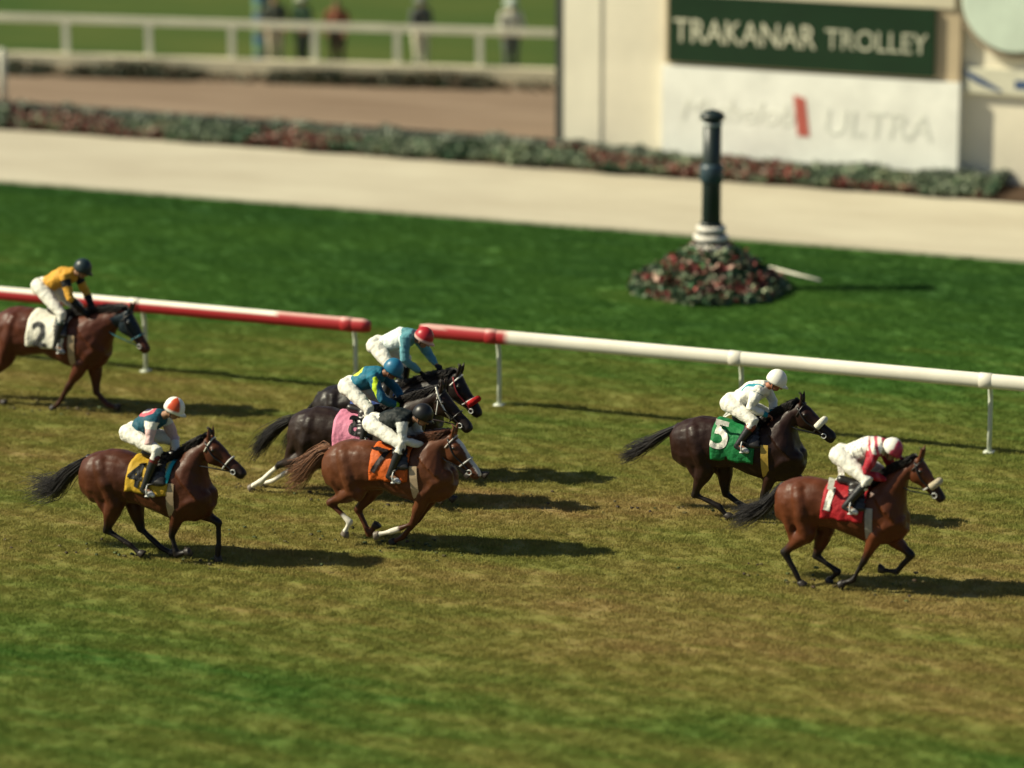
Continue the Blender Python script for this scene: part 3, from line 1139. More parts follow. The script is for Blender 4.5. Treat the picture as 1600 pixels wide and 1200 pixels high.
def strands(mb, root, path, n, spread, r0, cols, fuzz=0.05, seg=3):
    """hair: n thin tapered strands that follow a path of points and fan out"""
    path = [np.asarray(p, float) for p in path]
    for k in range(n):
        d = rng.normal(size=3)*np.array([0.6, 1.0, 0.8])
        ph = rng.uniform(0, 6.28)
        ln = rng.uniform(0.65, 1.05)
        pts = []
        m_ = 9
        for i in range(m_):
            t = i/(m_-1)*ln
            f = t*(len(path)-1)
            j = min(int(f), len(path)-2)
            q = path[j]+(path[j+1]-path[j])*(f-j)
            pts.append(q+d*spread*(0.25+t**0.8)+np.array([0, 0, math.sin(t*5+ph)*fuzz*t]))
        mb.col = vary(cols, 0.5)
        mb.tube(pts, list(np.linspace(r0, r0*0.3, m_)), seg)


def horse(spec):
    gx, gy = spec['ground']
    g0 = G(gx, gy)
    Y0 = g0[1]
    base = (g0[0], Y0, 0.0)
    near, far = Y0-0.13, Y0+0.13
    root = tag(empty('horse', base), spec['label'], 'horse', 'horses in the race')
    Cr, Wi = P(*spec['croup'], Y0), P(*spec['withers'], Y0)
    dv = Wi-Cr
    L = math.hypot(dv[0], dv[2])
    sc = min(max(L/0.92, 0.94), 1.10)
    ca, sa = dv[0]/L, dv[2]/L
    mid_top = (Cr+Wi)/2

    def T(x, z, y=0.0):
        """body frame -> world"""
        lx, lz = (x+0.46)*sc, z*sc
        return np.array([mid_top[0]+lx*ca-lz*sa, Y0+y, mid_top[2]+lx*sa+lz*ca])
    b = MB()
    rings = []
    for tp, bt, hw in TORSO:
        a_, b_ = T(*tp), T(bt[0], bt[1]*1.07)
        rings.append(ringpts((a_+b_)/2, (a_-b_)/2, hw*sc*1.03))
    b.loft(rings)
    tbvh = BVHTree.FromPolygons([Vector(p) for p in b.v], b.f)
    # neck and head
    poll = P(*spec['poll'], Y0)
    muz = P(*spec['muzzle'], Y0)
    hax = unit(muz-poll)
    HL = 0.62*sc
    jaw = np.array([hax[2], 0, -hax[0]])
    throat = poll+hax*0.13+jaw*0.25*sc
    c0, t0 = T(-0.06, -0.03), T(0.40, -0.52)
    pollc = poll+hax*0.01
    cr_mid = (c0+pollc)/2
    arch = unit(np.array([-(pollc-c0)[2], 0, (pollc-c0)[0]]))
    rings = []
    NS = 7
    for i in range(NS):
        t = i/(NS-1)
        tp = c0*(1-t)+pollc*t+arch*(0.035*math.sin(math.pi*t)+0.0)
        bt = t0*(1-t)+throat*t+arch*(0.05*math.sin(math.pi*t))
        hw = (0.195*(1-t)**1.3+0.082)*sc if t < 1 else 0.084*sc
        rings.append(ringpts((tp+bt)/2, (tp-bt)/2, hw, 18, 2.1))
    b.loft(rings)
    HEAD = [(-0.03, 0.03, 0.13, 0.055), (0.06, -0.005, 0.215, 0.082), (0.22, -0.012, 0.265, 0.105), (0.36, -0.008, 0.265, 0.102), (0.50, 0.0, 0.215, 0.078),
            (0.66, 0.002, 0.17, 0.062), (0.82, 0.0, 0.155, 0.062), (0.93, 0.005, 0.15, 0.064), (1.0, 0.03, 0.12, 0.05)]
    hsec = []
    rings = []
    for t, off, dep, hw in HEAD:
        tp = poll+hax*HL*t+jaw*off*sc
        bt = tp+jaw*(dep-off)*sc
        c_ = (tp+bt)/2
        hsec.append((c_, (tp-bt)/2, hw*sc))
        rings.append(ringpts(c_, (tp-bt)/2, hw*sc, 16, 2.2))
    b.loft(rings)

    def hs(t):
        ts = [h[0] for h in HEAD]
        i = max(0, min(len(ts)-2, int(np.searchsorted(ts, t))-1))
        f = (t-ts[i])/(ts[i+1]-ts[i])
        A, B = hsec[i], hsec[i+1]
        return A[0]*(1-f)+B[0]*f, A[1]*(1-f)+B[1]*f, A[2]*(1-f)+B[2]*f
    for s in (-1, 1):     # jowl, eye ridge, nostril
        c_, u_, w_ = hs(0.30)
        b.ell(c_-u_*0.35+np.array([0, w_*0.62*s, 0]), (0.085*sc, 0.035*sc, 0.085*sc))
        c_, u_, w_ = hs(0.24)
        b.ell(c_+u_*0.48+np.array([0, w_*0.88*s, 0]), (0.035, 0.022, 0.03))
        c_, u_, w_ = hs(0.93)
        b.ell(c_+u_*0.25+np.array([0, w_*0.75*s, 0]), (0.034, 0.024, 0.034))
        eup = unit(-jaw*0.75-hax*0.62)
        e0 = poll+np.array([0, 0.058*s, 0])*sc+hax*0.02-jaw*0.0
        e1 = e0+eup*0.155+np.array([0, 0.018*s, 0])
        b.tube([e0-eup*0.03, e0+eup*0.05, e0+eup*0.11, e1], [0.032, 0.034, 0.024, 0.009], 10, 0.7)
    # legs
    chains = []
    for key, yy in (('hn', near), ('hf', far)):
        px = spec[key]
        s = -1 if yy < Y0 else 1
        hipj = T(-0.93, -0.20, 0.10*s)
        st = lim(hipj, P(*px[0], yy), 0.40*sc, 0.52*sc)
        st[1] = Y0+0.15*s
        ho = lim(st, P(*px[1], yy), 0.40*sc, 0.47*sc)
        fe = lim(ho, P(*px[2], yy), 0.34*sc, 0.40*sc)
        hf = lim(fe, P(*px[3], yy), 0.14*sc, 0.17*sc)
        for q in (ho, fe, hf):
            q[1] = yy
        hf[2] = max(hf[2], 0.045)
        fe[2] = max(fe[2], 0.10)
        b.tube([hipj, hipj*0.5+st*0.5, st], [0.20*sc, 0.205*sc, 0.145*sc], 14, 0.72, True)
        b.tube([T(-1.10, -0.30, 0.11*s), (st+ho)/2+np.array([-0.05, 0, 0.06])], [0.15*sc, 0.075*sc], 12, 0.8, True)
        b.tube([st, st*0.6+ho*0.4, st*0.2+ho*0.8, ho], [0.14*sc, 0.12*sc, 0.072*sc, 0.060*sc], 12, 0.85, True)
        hk = unit(unit(ho-st)+unit(ho-fe))
        b.tube([ho+hk*0.035, ho-hk*0.005], [0.030, 0.05], 10, 0.8, True)
        b.tube([ho, ho*0.7+fe*0.3, ho*0.3+fe*0.7, fe], [0.056, 0.045, 0.041, 0.046], 10, 0.85, True)
        b.tube([fe, fe*0.45+hf*0.55, hf], [0.048, 0.039, 0.044], 10, 0.9, True)
        chains.append((st, ho, fe, hf, 'h', key))
    for key, yy in (('fn', near), ('ff', far)):
        px = spec[key]
        s = -1 if yy < Y0 else 1
        shj = T(0.12, -0.22, 0.11*s)
        el0 = P(*px[0], yy)
        el = lim(T(0.30, -0.48, 0.1*s), el0, 0.10, 0.26*sc)
        el[1] = Y0+0.145*s
        kn = lim(el, P(*px[1], yy), 0.38*sc, 0.45*sc)
        fe = lim(kn, P(*px[2], yy), 0.27*sc, 0.32*sc)
        hf = lim(fe, P(*px[3], yy), 0.14*sc, 0.17*sc)
        for q in (kn, fe, hf):
            q[1] = yy+0.02*s*-1
        hf[2] = max(hf[2], 0.045)
        fe[2] = max(fe[2], 0.10)
        b.tube([shj, T(0.31, -0.42, 0.09*s)], [0.14*sc, 0.125*sc], 12, 0.75, True)
        b.tube([T(0.28, -0.42, 0.09*s), (T(0.28, -0.42, 0.09*s)+el)/2+np.array([0, 0, 0.04]), el], [0.14*sc, 0.14*sc, 0.115*sc], 12, 0.8, True)
        b.tube([el, el*0.65+kn*0.35, el*0.25+kn*0.75, kn], [0.125*sc, 0.105*sc, 0.066*sc, 0.058*sc], 12, 0.85, True)
        b.tube([kn, kn*0.75+fe*0.25, kn*0.3+fe*0.7, fe], [0.056, 0.043, 0.040, 0.045], 10, 0.85, True)
        b.tube([fe, fe*0.45+hf*0.55, hf], [0.047, 0.038, 0.044], 10, 0.9, True)
        chains.append((el, kn, fe, hf, 'f', key))
    m = fuse(b, 'body', 0.0155, 10, 0.5)
    wobble(m, 0.014, 4.0, gx*0.1)
    wobble(m, 0.007, 9.0, gx*0.3)
    c = coords(m)
    # coat colour: body colour, dark points on legs and muzzle, white socks
    body, dark = np.array(spec['coat']), np.array(spec.get('points', (0.012, 0.009, 0.008)))
    fac = np.zeros(len(c))
    sock = np.zeros(len(c))
    for ch in chains:
        d1, t1 = seg_dist(c, ch[0], ch[1])
        d2, t2 = seg_dist(c, ch[1], ch[2])
        d3, t3 = seg_dist(c, ch[2], ch[3])
        low = (np.minimum(d2, d3) < 0.085) & (np.minimum(d2, d3) <= d1+0.005)
        fac = np.maximum(fac, np.where(low, 1.0, np.where((d1 < 0.11), sstep(t1, 0.45, 1.0), 0)))
        if ch[5] in spec.get('socks', ()):
            hgt = np.where(d2 < d3, t2, 1.0)
            sock = np.maximum(sock, np.where(low, sstep(hgt, spec.get('sock_t', 0.3), spec.get('sock_t', 0.3)+0.12), 0))
    muztip = poll+hax*HL*0.97+jaw*0.07
    fac = np.maximum(fac, 0.85*(1-sstep(np.linalg.norm(c-muztip, axis=1), 0.09, 0.26)))
    # darker back line and lighter flank are pigment of a bay coat
    kk = spec.get('dapple', 0.25)
    nz = np.array([noise.noise(Vector((p[0]*3.1, p[1]*3, p[2]*3.3+gx))) for p in c])
    colr = body[None, :]*(1+kk*nz[:, None])
    fac *= spec.get('point_amt', 1.0)
    colr = colr*(1-fac[:, None])+dark[None, :]*fac[:, None]
    if 'hood' in spec:
        rel = c-poll
        tt = rel@hax
        hm = (tt > -0.02) & (tt < HL*0.62) & (rel@jaw > -0.05) & (rel@jaw < 0.30) & (np.linalg.norm(rel, axis=1) < 0.55)
        colr[hm] = spec['hood']
    if spec.get('blaze'):
        rel = c-poll
        tt, jj = (rel@hax)/HL, rel@jaw
        colr[(tt > 0.15) & (tt < 1.05) & (jj < 0.045) & (jj > -0.06) & (abs(c[:, 1]-Y0) < 0.05) & (np.linalg.norm(rel, axis=1) < 0.75)] = (0.62, 0.58, 0.52)
    colr = colr*(1-sock[:, None])+np.array([0.66, 0.62, 0.52])[None, :]*sock[:, None]
    setcol(m, np.clip(colr, 0, 1))
    bvh = BVHTree.FromPolygons([Vector(p) for p in c], [tuple(p.vertices) for p in m.polygons])
    link('body', m, M_COAT, root, base)
    # hooves
    for st, ho, fe, hf, kind, key in chains:
        d = unit(hf-fe)
        u, w = frame(d)
        toe = unit(np.array([1.0, 0, 0])-d*d[0])
        mb = MB()
        mb.col = (0.025, 0.02, 0.017) if key not in spec.get('socks', ()) else (0.16, 0.13, 0.10)
        lat = np.cross(d, toe)
        mb.loft([[hf+d*h+toe*(math.cos(a)*r+o_)+lat*math.sin(a)*r*0.9 for a in np.linspace(0, 6.283, 14, endpoint=False)] for r, h, o_ in ((0.040, -0.02, 0.0), (0.050, 0.0, 0.006), (0.062, 0.045, 0.018), (0.060, 0.055, 0.018))])
        link('hoof', mb.mesh('hoof'), M_HAIR, root, base)
    # eyes
    for s in (-1, 1):
        c_, u_, w_ = hs(0.25)
        mb = MB()
        mb.col = (0.01, 0.008, 0.006)
        mb.ell(c_+u_*0.42+np.array([0, w_*0.97*s, 0]), (0.024, 0.016, 0.022))
        link('eye', mb.mesh('eye'), M_LEATHER, root, base)
    # mane and forelock
    mb = MB()
    hairc = spec.get('hair', (0.014, 0.011, 0.010))
    for i in range(330):
        t = rng.uniform(0.05, 1.0)
        q = c0*(1-t)+pollc*t+arch*(0.035*math.sin(math.pi*t)+0.012)
        s = -1 if rng.random() < spec.get('mane_near', 0.4) else 1
        l_ = rng.uniform(0.10, 0.21)
        back = -unit(pollc-c0)
        mb.col = vary(hairc, 0.5)
        p0 = q+np.array([0, rng.uniform(-0.02, 0.02), -0.03])
        p1 = q+arch*0.05+back*0.03+np.array([0, 0.03*s, 0])
        p2 = p1+back*l_*0.55+np.array([0, 0.05*s, rng.uniform(-0.05, 0.05)])-arch*0.02
        p3 = p2+back*l_*0.45+np.array([0, 0.02*s, rng.uniform(-0.08, 0.03)])
        mb.tube([p0, p1, p2, p3], [0.007, 0.007, 0.005, 0.002], 3)
    link('mane', mb.mesh('mane'), M_HAIR, root, base)
    mb = MB()
    for i in range(14):
        mb.col = vary(hairc, 0.5)
        q = poll+np.array([0, rng.uniform(-0.035, 0.035), 0.0])-jaw*0.01
        mb.tube([q-jaw*0.0, q-jaw*0.045-hax*0.02, q-jaw*0.05+hax*0.05-hax*rng.uniform(0.05, 0.16)], [0.011, 0.010, 0.003], 4)
    link('forelock', mb.mesh('forelock'), M_HAIR, root, base)
    # tail
    mb = MB()
    path = [T(-1.20, -0.13)]+[P(px, py, Y0+0.02) for px, py in spec['tail']]
    strands(mb, path[0], path, int(spec.get('tail_n', 120)*2.4), spec.get('tail_spread', 0.05), 0.0055, spec.get('tailc', hairc), spec.get('tail_fuzz', 0.05))
    mb.col = hairc
    mb.tube([path[0]+np.array([0.06, 0, 0.0]), path[0], path[0]*0.6+path[1]*0.4], [0.05, 0.055, 0.03], 10, 1.0, True)
    link('tail', mb.mesh('tail'), M_HAIR, root, base)

    # saddle cloth: drawn down over the back, following the ribs
    def wrap(x, th, off):
        cc = T(x, -0.34)
        up = unit(T(x, 0.0)-T(x, -0.5))
        d = up*math.cos(th)+np.array([0, math.sin(th), 0])
        o_ = cc+d*0.9
        hit = tbvh.ray_cast(Vector(o_), Vector(-d))
        p = np.array(hit[0]) if hit[0] is not None else cc+d*0.28
        return p+d*off
    x0, x1 = spec.get('cloth_x', (-0.66, -0.10))
    th0 = spec.get('cloth_th', 1.95)
    nu, nv = 14, 44
    outer, inner = [], []
    for j in range(nv+1):
        th = -th0+2*th0*j/nv
        lean = 0.10*(abs(th)/th0)**1.5*spec.get('cloth_lean', 1.0)
        ro, ri = [], []
        for i in range(nu+1):
            x = x0+(x1-x0)*i/nu-lean*0.4
            fl = 0.013*math.sin(i*1.1+j*0.35+gx)*(abs(th)/th0)**2+0.006*math.sin(i*2.3-j*0.8)
            ro.append(wrap(x, th, 0.022+fl))
            ri.append(wrap(x, th, 0.006+fl))
        outer.append(ro)
        inner.append(ri)
    mb = MB()
    mb.col = spec['cloth']
    vs = [p for r in outer for p in r]+[p for r in inner for p in r]
    w_ = nu+1
    k_ = (nv+1)*w_
    fs = []
    for j in range(nv):
        for i in range(nu):
            a_ = j*w_+i
            fs.append((a_, a_+1, a_+w_+1, a_+w_))
            fs.append((k_+a_+w_, k_+a_+w_+1, k_+a_+1, k_+a_))
    for i in range(nu):
        fs.append((i+1, i, k_+i, k_+i+1))
        a_ = nv*w_+i
        fs.append((a_, a_+1, k_+a_+1, k_+a_))
    for j in range(nv):
        a_ = j*w_
        fs.append((a_, a_+w_, k_+a_+w_, k_+a_))
        a_ = j*w_+nu
        fs.append((a_+w_, a_, k_+a_, k_+a_+w_))
    mb.add(vs, fs)
    cm = mb.mesh('saddle_cloth')
    cbvh = BVHTree.FromPolygons([Vector(p) for p in mb.v], mb.f)
    if 'cloth_paint' in spec:
        cc = coords(cm)
        setcol(cm, spec['cloth_paint'](cc, T))
    cl = link('saddle_cloth', cm, M_CLOTH, root, base)
    if spec.get('number'):
        ctr = P(*spec['num_px'], Y0-0.30)
        for side in (-1, 1):
            m_ = text_mesh(spec['number'], spec.get('num_h', 0.5)*1.38, 0.0)
            bm = bmesh.new()
            bm.from_mesh(m_)
            bmesh.ops.triangulate(bm, faces=bm.faces[:])
            for _ in range(4):
                le = [e for e in bm.edges if e.calc_length() > 0.035]
                if le:
                    bmesh.ops.subdivide_edges(bm, edges=le, cuts=1)
                    bmesh.ops.triangulate(bm, faces=bm.faces[:])
            bm.to_mesh(m_)
            bm.free()
            tc = coords(m_)
            tc[:, 0] *= spec.get('num_w', 1.0)
            ra = math.radians(spec.get('num_rot', -8))
            # embolden by offsetting copies
            fv, ff = [], []
            polys = [tuple(p.vertices) for p in m_.polygons]
            bpy.data.meshes.remove(m_)
            for ox, oz in ((-0.5, -0.5), (0.5, -0.5), (0.5, 0.5), (-0.5, 0.5), (0, 0)):
                bo = spec.get('num_bold', 0.018)
                o_n = len(fv)
                for t_ in tc:
                    lx, lz = t_[0]+ox*bo, t_[1]+oz*bo
                    qx = lx*math.cos(ra)-lz*math.sin(ra)
                    qz = lx*math.sin(ra)+lz*math.cos(ra)
                    if side == 1:
                        qx = -qx
                    x_, z_ = ctr[0]+qx, ctr[2]+qz
                    hit = cbvh.ray_cast(Vector((x_, Y0+side*1.0, z_)), Vector((0, -side, 0)))
                    yy = hit[0][1] if hit[0] is not None and (hit[0][1]-Y0)*side > 0.12 else Y0+side*0.30
                    fv.append((x_, yy+side*(0.010+0.0006*(ox+oz*1.7)), z_))
                ff += [tuple(i+o_n for i in (p if side == -1 else reversed(p))) for p in polys]
            m_ = bpy.data.meshes.new('number')
            m_.from_pydata(fv, [], ff)
            m_.update()
            setcol(m_, np.tile(np.array(spec['num_col'], float), (len(fv), 1)))
            link('number', m_, M_CLOTH, cl, base, False)
    # girth strap
    gx_ = spec.get('girth_x', -0.02)
    mb = MB()
    mb.col = spec.get('girth', (0.38, 0.28, 0.17))
    r1, r2 = [], []
    for th in np.linspace(1.2, 2*math.pi-1.2, 40):
        r1.append(wrap(gx_-0.045, th, 0.012))
        r2.append(wrap(gx_+0.045, th, 0.012))
    mb.loft([r1, r2], closed=False)
    link('girth', mb.mesh('girth'), M_LEATHER, root, base)
    # saddle: small racing saddle with flaps
    b = MB()
    sx = spec.get('saddle_x', -0.26)
    b.tube([T(sx-0.20, 0.02), T(sx, -0.015), T(sx+0.16, 0.035)], [0.06, 0.055, 0.06], 12, 1.0, True)
    for s in (-1, 1):
        for th in np.linspace(0.15, 1.25, 7):
            p = wrap(sx+0.02+0.06*th, th*s, 0.03)
            b.ell(p, (0.13, 0.035, 0.045), None, 10, 6)
    m = fuse(b, 'saddle', 0.016, 3)
    setcol(m, np.tile(np.array([0.014, 0.012, 0.011]), (len(m.vertices), 1)))
    link('saddle', m, M_LEATHER, root, base)

    # bridle
    br = spec.get('bridle', (0.015, 0.012, 0.010))

    def band(t, r, colr, name, par, tilt=0.0, grow=0.008, arc=(0, 2*math.pi), n=28, seg=8):
        mb = MB()
        mb.col = colr
        pts = []
        for a in np.linspace(arc[0], arc[1], n):
            c_, u_, w_ = hs(t+tilt*math.sin(a))
            g_ = 1.0+grow/np.linalg.norm(u_)
            k = (abs(math.cos(a))**2.2+abs(math.sin(a))**2.2)**(-1/2.2)
            pts.append(c_+u_*g_*math.sin(a)*k+np.array([0, (w_+grow)*math.cos(a)*k, 0]))
        mb.tube(pts, r, seg)
        return link(name, mb.mesh(name), M_FLEECE if r > 0.025 else M_LEATHER, par, base)
    bri = empty('bridle', (0, 0, 0))
    bri.parent = root
    band(0.60, 0.011, spec.get('noseband', br), 'noseband', bri)
    band(0.13, 0.010, spec.get('browband', br), 'browband', bri, -0.04, 0.008, (-0.3, math.pi+0.3))
    bits = []
    for s in (-1, 1):
        mb = MB()
        mb.col = spec.get('cheek', br)
        pts = []
        for t in np.linspace(0.03, 0.80, 10):
            c_, u_, w_ = hs(t)
            k = 0.35-0.75*t
            pts.append(c_+u_*k+np.array([0, (w_*math.sqrt(max(0.05, 1-k*k))+0.012)*s, 0]))
        mb.tube(pts, 0.011, 6)
        link('cheekpiece', mb.mesh('cheekpiece'), M_LEATHER, bri, base)
        c_, u_, w_ = hs(0.80)
        bp = c_-u_*0.25+np.array([0, (w_+0.016)*s, 0])
        bits.append(bp)
        mb = MB()
        mb.col = (0.55, 0.55, 0.52)
        mb.tube([bp+np.array([math.cos(a)*0.032, 0.004*s, math.sin(a)*0.032]) for a in np.linspace(0, 6.283, 14)], 0.007, 6)
        link('bit_ring', mb.mesh('bit_ring'), M_LEATHER, bri, base)
    if 'shadow_roll' in spec:
        band(spec.get('roll_t', 0.60), 0.045, spec['shadow_roll'], 'shadow_roll', bri, 0.0, 0.03, (0.15, math.pi-0.15), 20, 10)
    for cfg in spec.get('straps', ()):
        colr, px, rad = cfg
        mb = MB()
        mb.col = colr
        pts = []
        for (x_, y_) in px:
            q = P(x_, y_, Y0-0.18)
            dr = unit(q-CAM)
            hit = bvh.ray_cast(Vector(CAM), Vector(dr))
            pts.append(np.array(hit[0])-dr*0.012 if hit[0] is not None and abs(hit[0][1]-Y0) < 0.6 else q)
        mb.tube(pts, rad, 6)
        link('strap', mb.mesh('strap'), M_LEATHER, bri, base)
    return dict(root=root, T=T, Y0=Y0, bits=bits, poll=poll, hax=hax, wrap=wrap, base=base, c0=c0, pollc=pollc, arch=arch, br=br, spec=spec, bri=bri)


def reins(h, hands, colr):
    for s, b_, hd in zip((-1, 1), h['bits'], hands):
        mb = MB()
        mb.col = colr
        mid = b_*0.5+hd*0.5+np.array([0, 0.05*s, -0.02])
        mb.tube([b_, b_*0.75+hd*0.25+np.array([0, 0.045*s, 0.0]), mid, b_*0.25+hd*0.75+np.array([0, 0.03*s, -0.005]), hd], 0.009, 6)
        link('rein', mb.mesh('rein'), M_LEATHER, h['bri'], h['base'])


def jockey(h, px, look, label):
    Y0 = h['Y0']
    J = {}
    q = lambda k, y: P(*px[k], Y0+y)
    J['hip'], J['shoulder'] = q('hip', 0), q('shoulder', 0)
    J['head'], J['face'] = q('head', -0.02), None
    yn = px.get('turn', -0.02)
    fd = unit(np.array([math.cos(math.radians(px.get('look', -25))), yn*4, math.sin(math.radians(px.get('look', -25)))]))
    J['face'] = J['head']+fd*0.1
    J['base'] = (J['hip'][0], Y0, J['hip'][2]-0.2)
    mir = lambda p: np.array([p[0], 2*Y0-p[1], p[2]])
    J['knee_n'] = q('knee', -0.27)
    J['ankle_n'] = q('ankle', -0.345)
    d = unit(np.array([0.9, -0.15, -0.28]))
    J['toe_n'] = J['ankle_n']+d*0.14+np.array([0, 0, -0.03])
    for k in ('knee', 'ankle', 'toe'):
        J[k+'_f'] = mir(J[k+'_n'])
    J['elbow_n'] = q('elbow', -0.25)
    J['hand_n'] = q('hand', -0.09)
    J['elbow_f'] = P(*px['elbow_f'], Y0+0.24) if 'elbow_f' in px else mir(J['elbow_n'])
    J['hand_f'] = P(*px['hand_f'], Y0+0.09) if 'hand_f' in px else mir(J['hand_n'])
    r = person(J, look, label, 'jockeys in the race')
    # stirrup leathers and irons belong to the saddle of the horse
    for s, k in ((-1, 'n'), (1, 'f')):
        A, Tt = J['ankle_'+k], J['toe_'+k]
        st = (A+Tt)/2+np.array([0, 0, -0.035])
        top = h['wrap'](h['spec'].get('saddle_x', -0.26)+0.1, 0.9*s, 0.05)
        mb = MB()
        mb.col = (0.02, 0.017, 0.015)
        mb.tube([top, top*0.5+st*0.5+np.array([0, 0.02*s, 0]), st+np.array([0, 0.03*s, 0.13])], 0.012, 6)
        link('stirrup_leather', mb.mesh('stirrup_leather'), M_LEATHER, h['root'], h['base'])
        mb = MB()
        mb.col = (0.55, 0.55, 0.52)
        mb.tube([st+np.array([0, math.cos(a)*0.062, 0.055+math.sin(a)*0.075]) for a in np.linspace(0, 6.283, 16)], 0.009, 6)
        mb.box(st+np.array([0, 0, -0.015]), (0.05, 0.11, 0.014))
        link('stirrup', mb.mesh('stirrup'), M_LEATHER, h['root'], h['base'])
    hd = [J['hand_n']+unit(J['hand_n']-J['elbow_n'])*0.055, J['hand_f']+unit(J['hand_f']-J['elbow_f'])*0.055]
    reins(h, hd, h['spec'].get('rein', h['br']))
    return r, J


# ---- jersey paint helpers: each returns a colour for every vertex of the silk
def plain(colr, sleeve=None, cuff=None, extra=None):
    def f(c, k):
        out = np.tile(np.array(colr, float), (len(c), 1))
        dt, _ = seg_dist(c, k['hip'], k['sh'])
        for (S_, E, H) in k['arms']:
            d1, t1 = seg_dist(c, S_, E)
            d2, t2 = seg_dist(c, E, H)
            arm = (np.minimum(d1, d2) < 0.105) & (np.minimum(d1, d2) < dt-0.035) & ((d2 < d1) | (t1 > 0.04))
            if sleeve is not None:
                out[arm] = sleeve
            if cuff is not None:
                out[arm & (d2 < d1) & (t2 > 0.70)] = cuff
            if extra is not None:
                extra(out, c, k, arm, d1, t1, d2, t2, (S_, E, H))
        return out
    return f


def hel(base, fn=None):
    def f(x, y, z):
        out = np.tile(np.array(base, float), (len(x), 1))
        if fn:
            fn(out, x, y, z)
        return out
    return f


def back_uv(c, k):
    """position on the back: along the spine from hip, across"""
    return (c-k['hip'])@k['spine'], (c-k['hip'])@k['Y'], (c-k['hip'])@k['back']

SILKW = (0.76, 0.74, 0.66)
BLK = (0.008, 0.008, 0.009)

# ================= number 4: bay with yellow cloth
h4 = horse(dict(
    label='bay horse with yellow saddle cloth, galloping alone at the lower left', ground=(285, 876),
    croup=(172, 703), withers=(283, 716), poll=(328, 680), muzzle=(381, 731),
    hn=[(180, 775), (167, 826), (203, 851), (218, 864)], hf=[(205, 772), (220, 826), (251, 860), (267, 872)],
    fn=[(262, 795), (268, 834), (272, 856), (284, 866)], ff=[(292, 795), (341, 815), (343, 850), (341, 870)],
    tail=[(108, 738), (88, 762), (70, 762), (46, 764)], tail_n=150, tail_spread=0.085, tail_fuzz=0.10,
    coat=(0.064, 0.018, 0.007), cloth=(0.44, 0.27, 0.02), number='4', num_px=(211, 744), num_col=BLK, num_h=0.30,
    cloth_x=(-0.56, -0.02), cloth_th=1.75, browband=(0.6, 0.58, 0.5), noseband=(0.5, 0.5, 0.47), rein=BLK,
    cloth_paint=lambda c, T: np.where((((c-T(-0.10, 0))@unit(T(1, 0)-T(0, 0))) > 0)[:, None] & (c[:, 2] > T(0, -0.24)[2])[:, None], np.array([[0.02, 0.36, 0.40]]), np.array([[0.44, 0.27, 0.02]])),
))


def j4x(out, c, k, arm, d1, t1, d2, t2, A):
    u, v, w = back_uv(c, k)
    r = np.hypot(u-0.34, v)
    top = (w > 0.03) & ~arm
    out[top & (r < 0.13)] = (0.55, 0.10, 0.13)
    out[top & (r < 0.085)] = (0.60, 0.48, 0.46)
    out[top & (r < 0.05)] = (0.05, 0.05, 0.08)
    out[arm & (d1 < d2) & (t1 < 0.38)] = SILKW
    out[arm & (d2 < d1) & (t2 > 0.3)] = SILKW


def h4f(out, x, y, z):
    a = np.arctan2(y, x)
    out[((a > -1.9) & (a < -0.55)) | ((a > 1.25) & (a < 2.6))] = (0.55, 0.07, 0.02)
    out[z < -0.012] = SILKW


jockey(h4, dict(hip=(209, 675), shoulder=(247, 653), head=(272, 640), knee=(246, 705), ankle=(225, 763), elbow=(233, 692), hand=(252, 706), elbow_f=(272, 684), hand_f=(276, 706), look=-30),
       dict(jersey=plain((0.012, 0.075, 0.11), (0.62, 0.42, 0.40), None, j4x), helmet=hel(SILKW, h4f), peak=SILKW, boot_top=(0.12, 0.012, 0.012), boot_toe=(0.6, 0.58, 0.55), glove=BLK),
       'jockey in dark teal silks and orange and white cap on the yellow clothed horse')

# ================= number 1: bay with red cloth
h1 = horse(dict(
    label='leading bay horse with red saddle cloth numbered 1 and pale noseband', ground=(1345, 921),
    croup=(1258, 746), withers=(1370, 757), poll=(1437, 713), muzzle=(1484, 783),
    hn=[(1262, 832), (1226, 862), (1243, 895), (1250, 915)], hf=[(1292, 826), (1277, 862), (1306, 891), (1296, 910)],
    fn=[(1358, 836), (1348, 879), (1334, 903), (1316, 912)], ff=[(1385, 838), (1424, 866), (1401, 893), (1380, 890)],
    tail=[(1196, 790), (1178, 800), (1160, 806), (1146, 812)], tail_n=140, tail_spread=0.075,
    coat=(0.095, 0.026, 0.009), cloth=(0.33, 0.012, 0.018), number='1', num_px=(1295, 775), num_col=SILKW, num_h=0.44, num_rot=-10,
    cloth_x=(-0.60, -0.06), cloth_th=1.85, shadow_roll=(0.55, 0.47, 0.33), roll_t=0.62, noseband=(0.5, 0.5, 0.47), rein=BLK, girth=(0.30, 0.28, 0.25),
))


def j1x(out, c, k, arm, d1, t1, d2, t2, A):
    u, v, w = back_uv(c, k)
    f = np.sin(u*95)*np.sin(v*80+u*20)
    out[(~arm) & (f > 0.80) & (u < 0.36)] = (0.05, 0.045, 0.05)
    out[(~arm) & (u > 0.40) & (np.sin(u*70+v*15) > 0.2)] = (0.45, 0.06, 0.09)
    out[arm & (d1 < d2) & (t1 < 0.16)] = SILKW


def h1f(out, x, y, z):
    out[(x > 0.03)] = (0.42, 0.035, 0.08)
    out[(abs(z-0.03) < 0.012)] = (0.42, 0.035, 0.08)


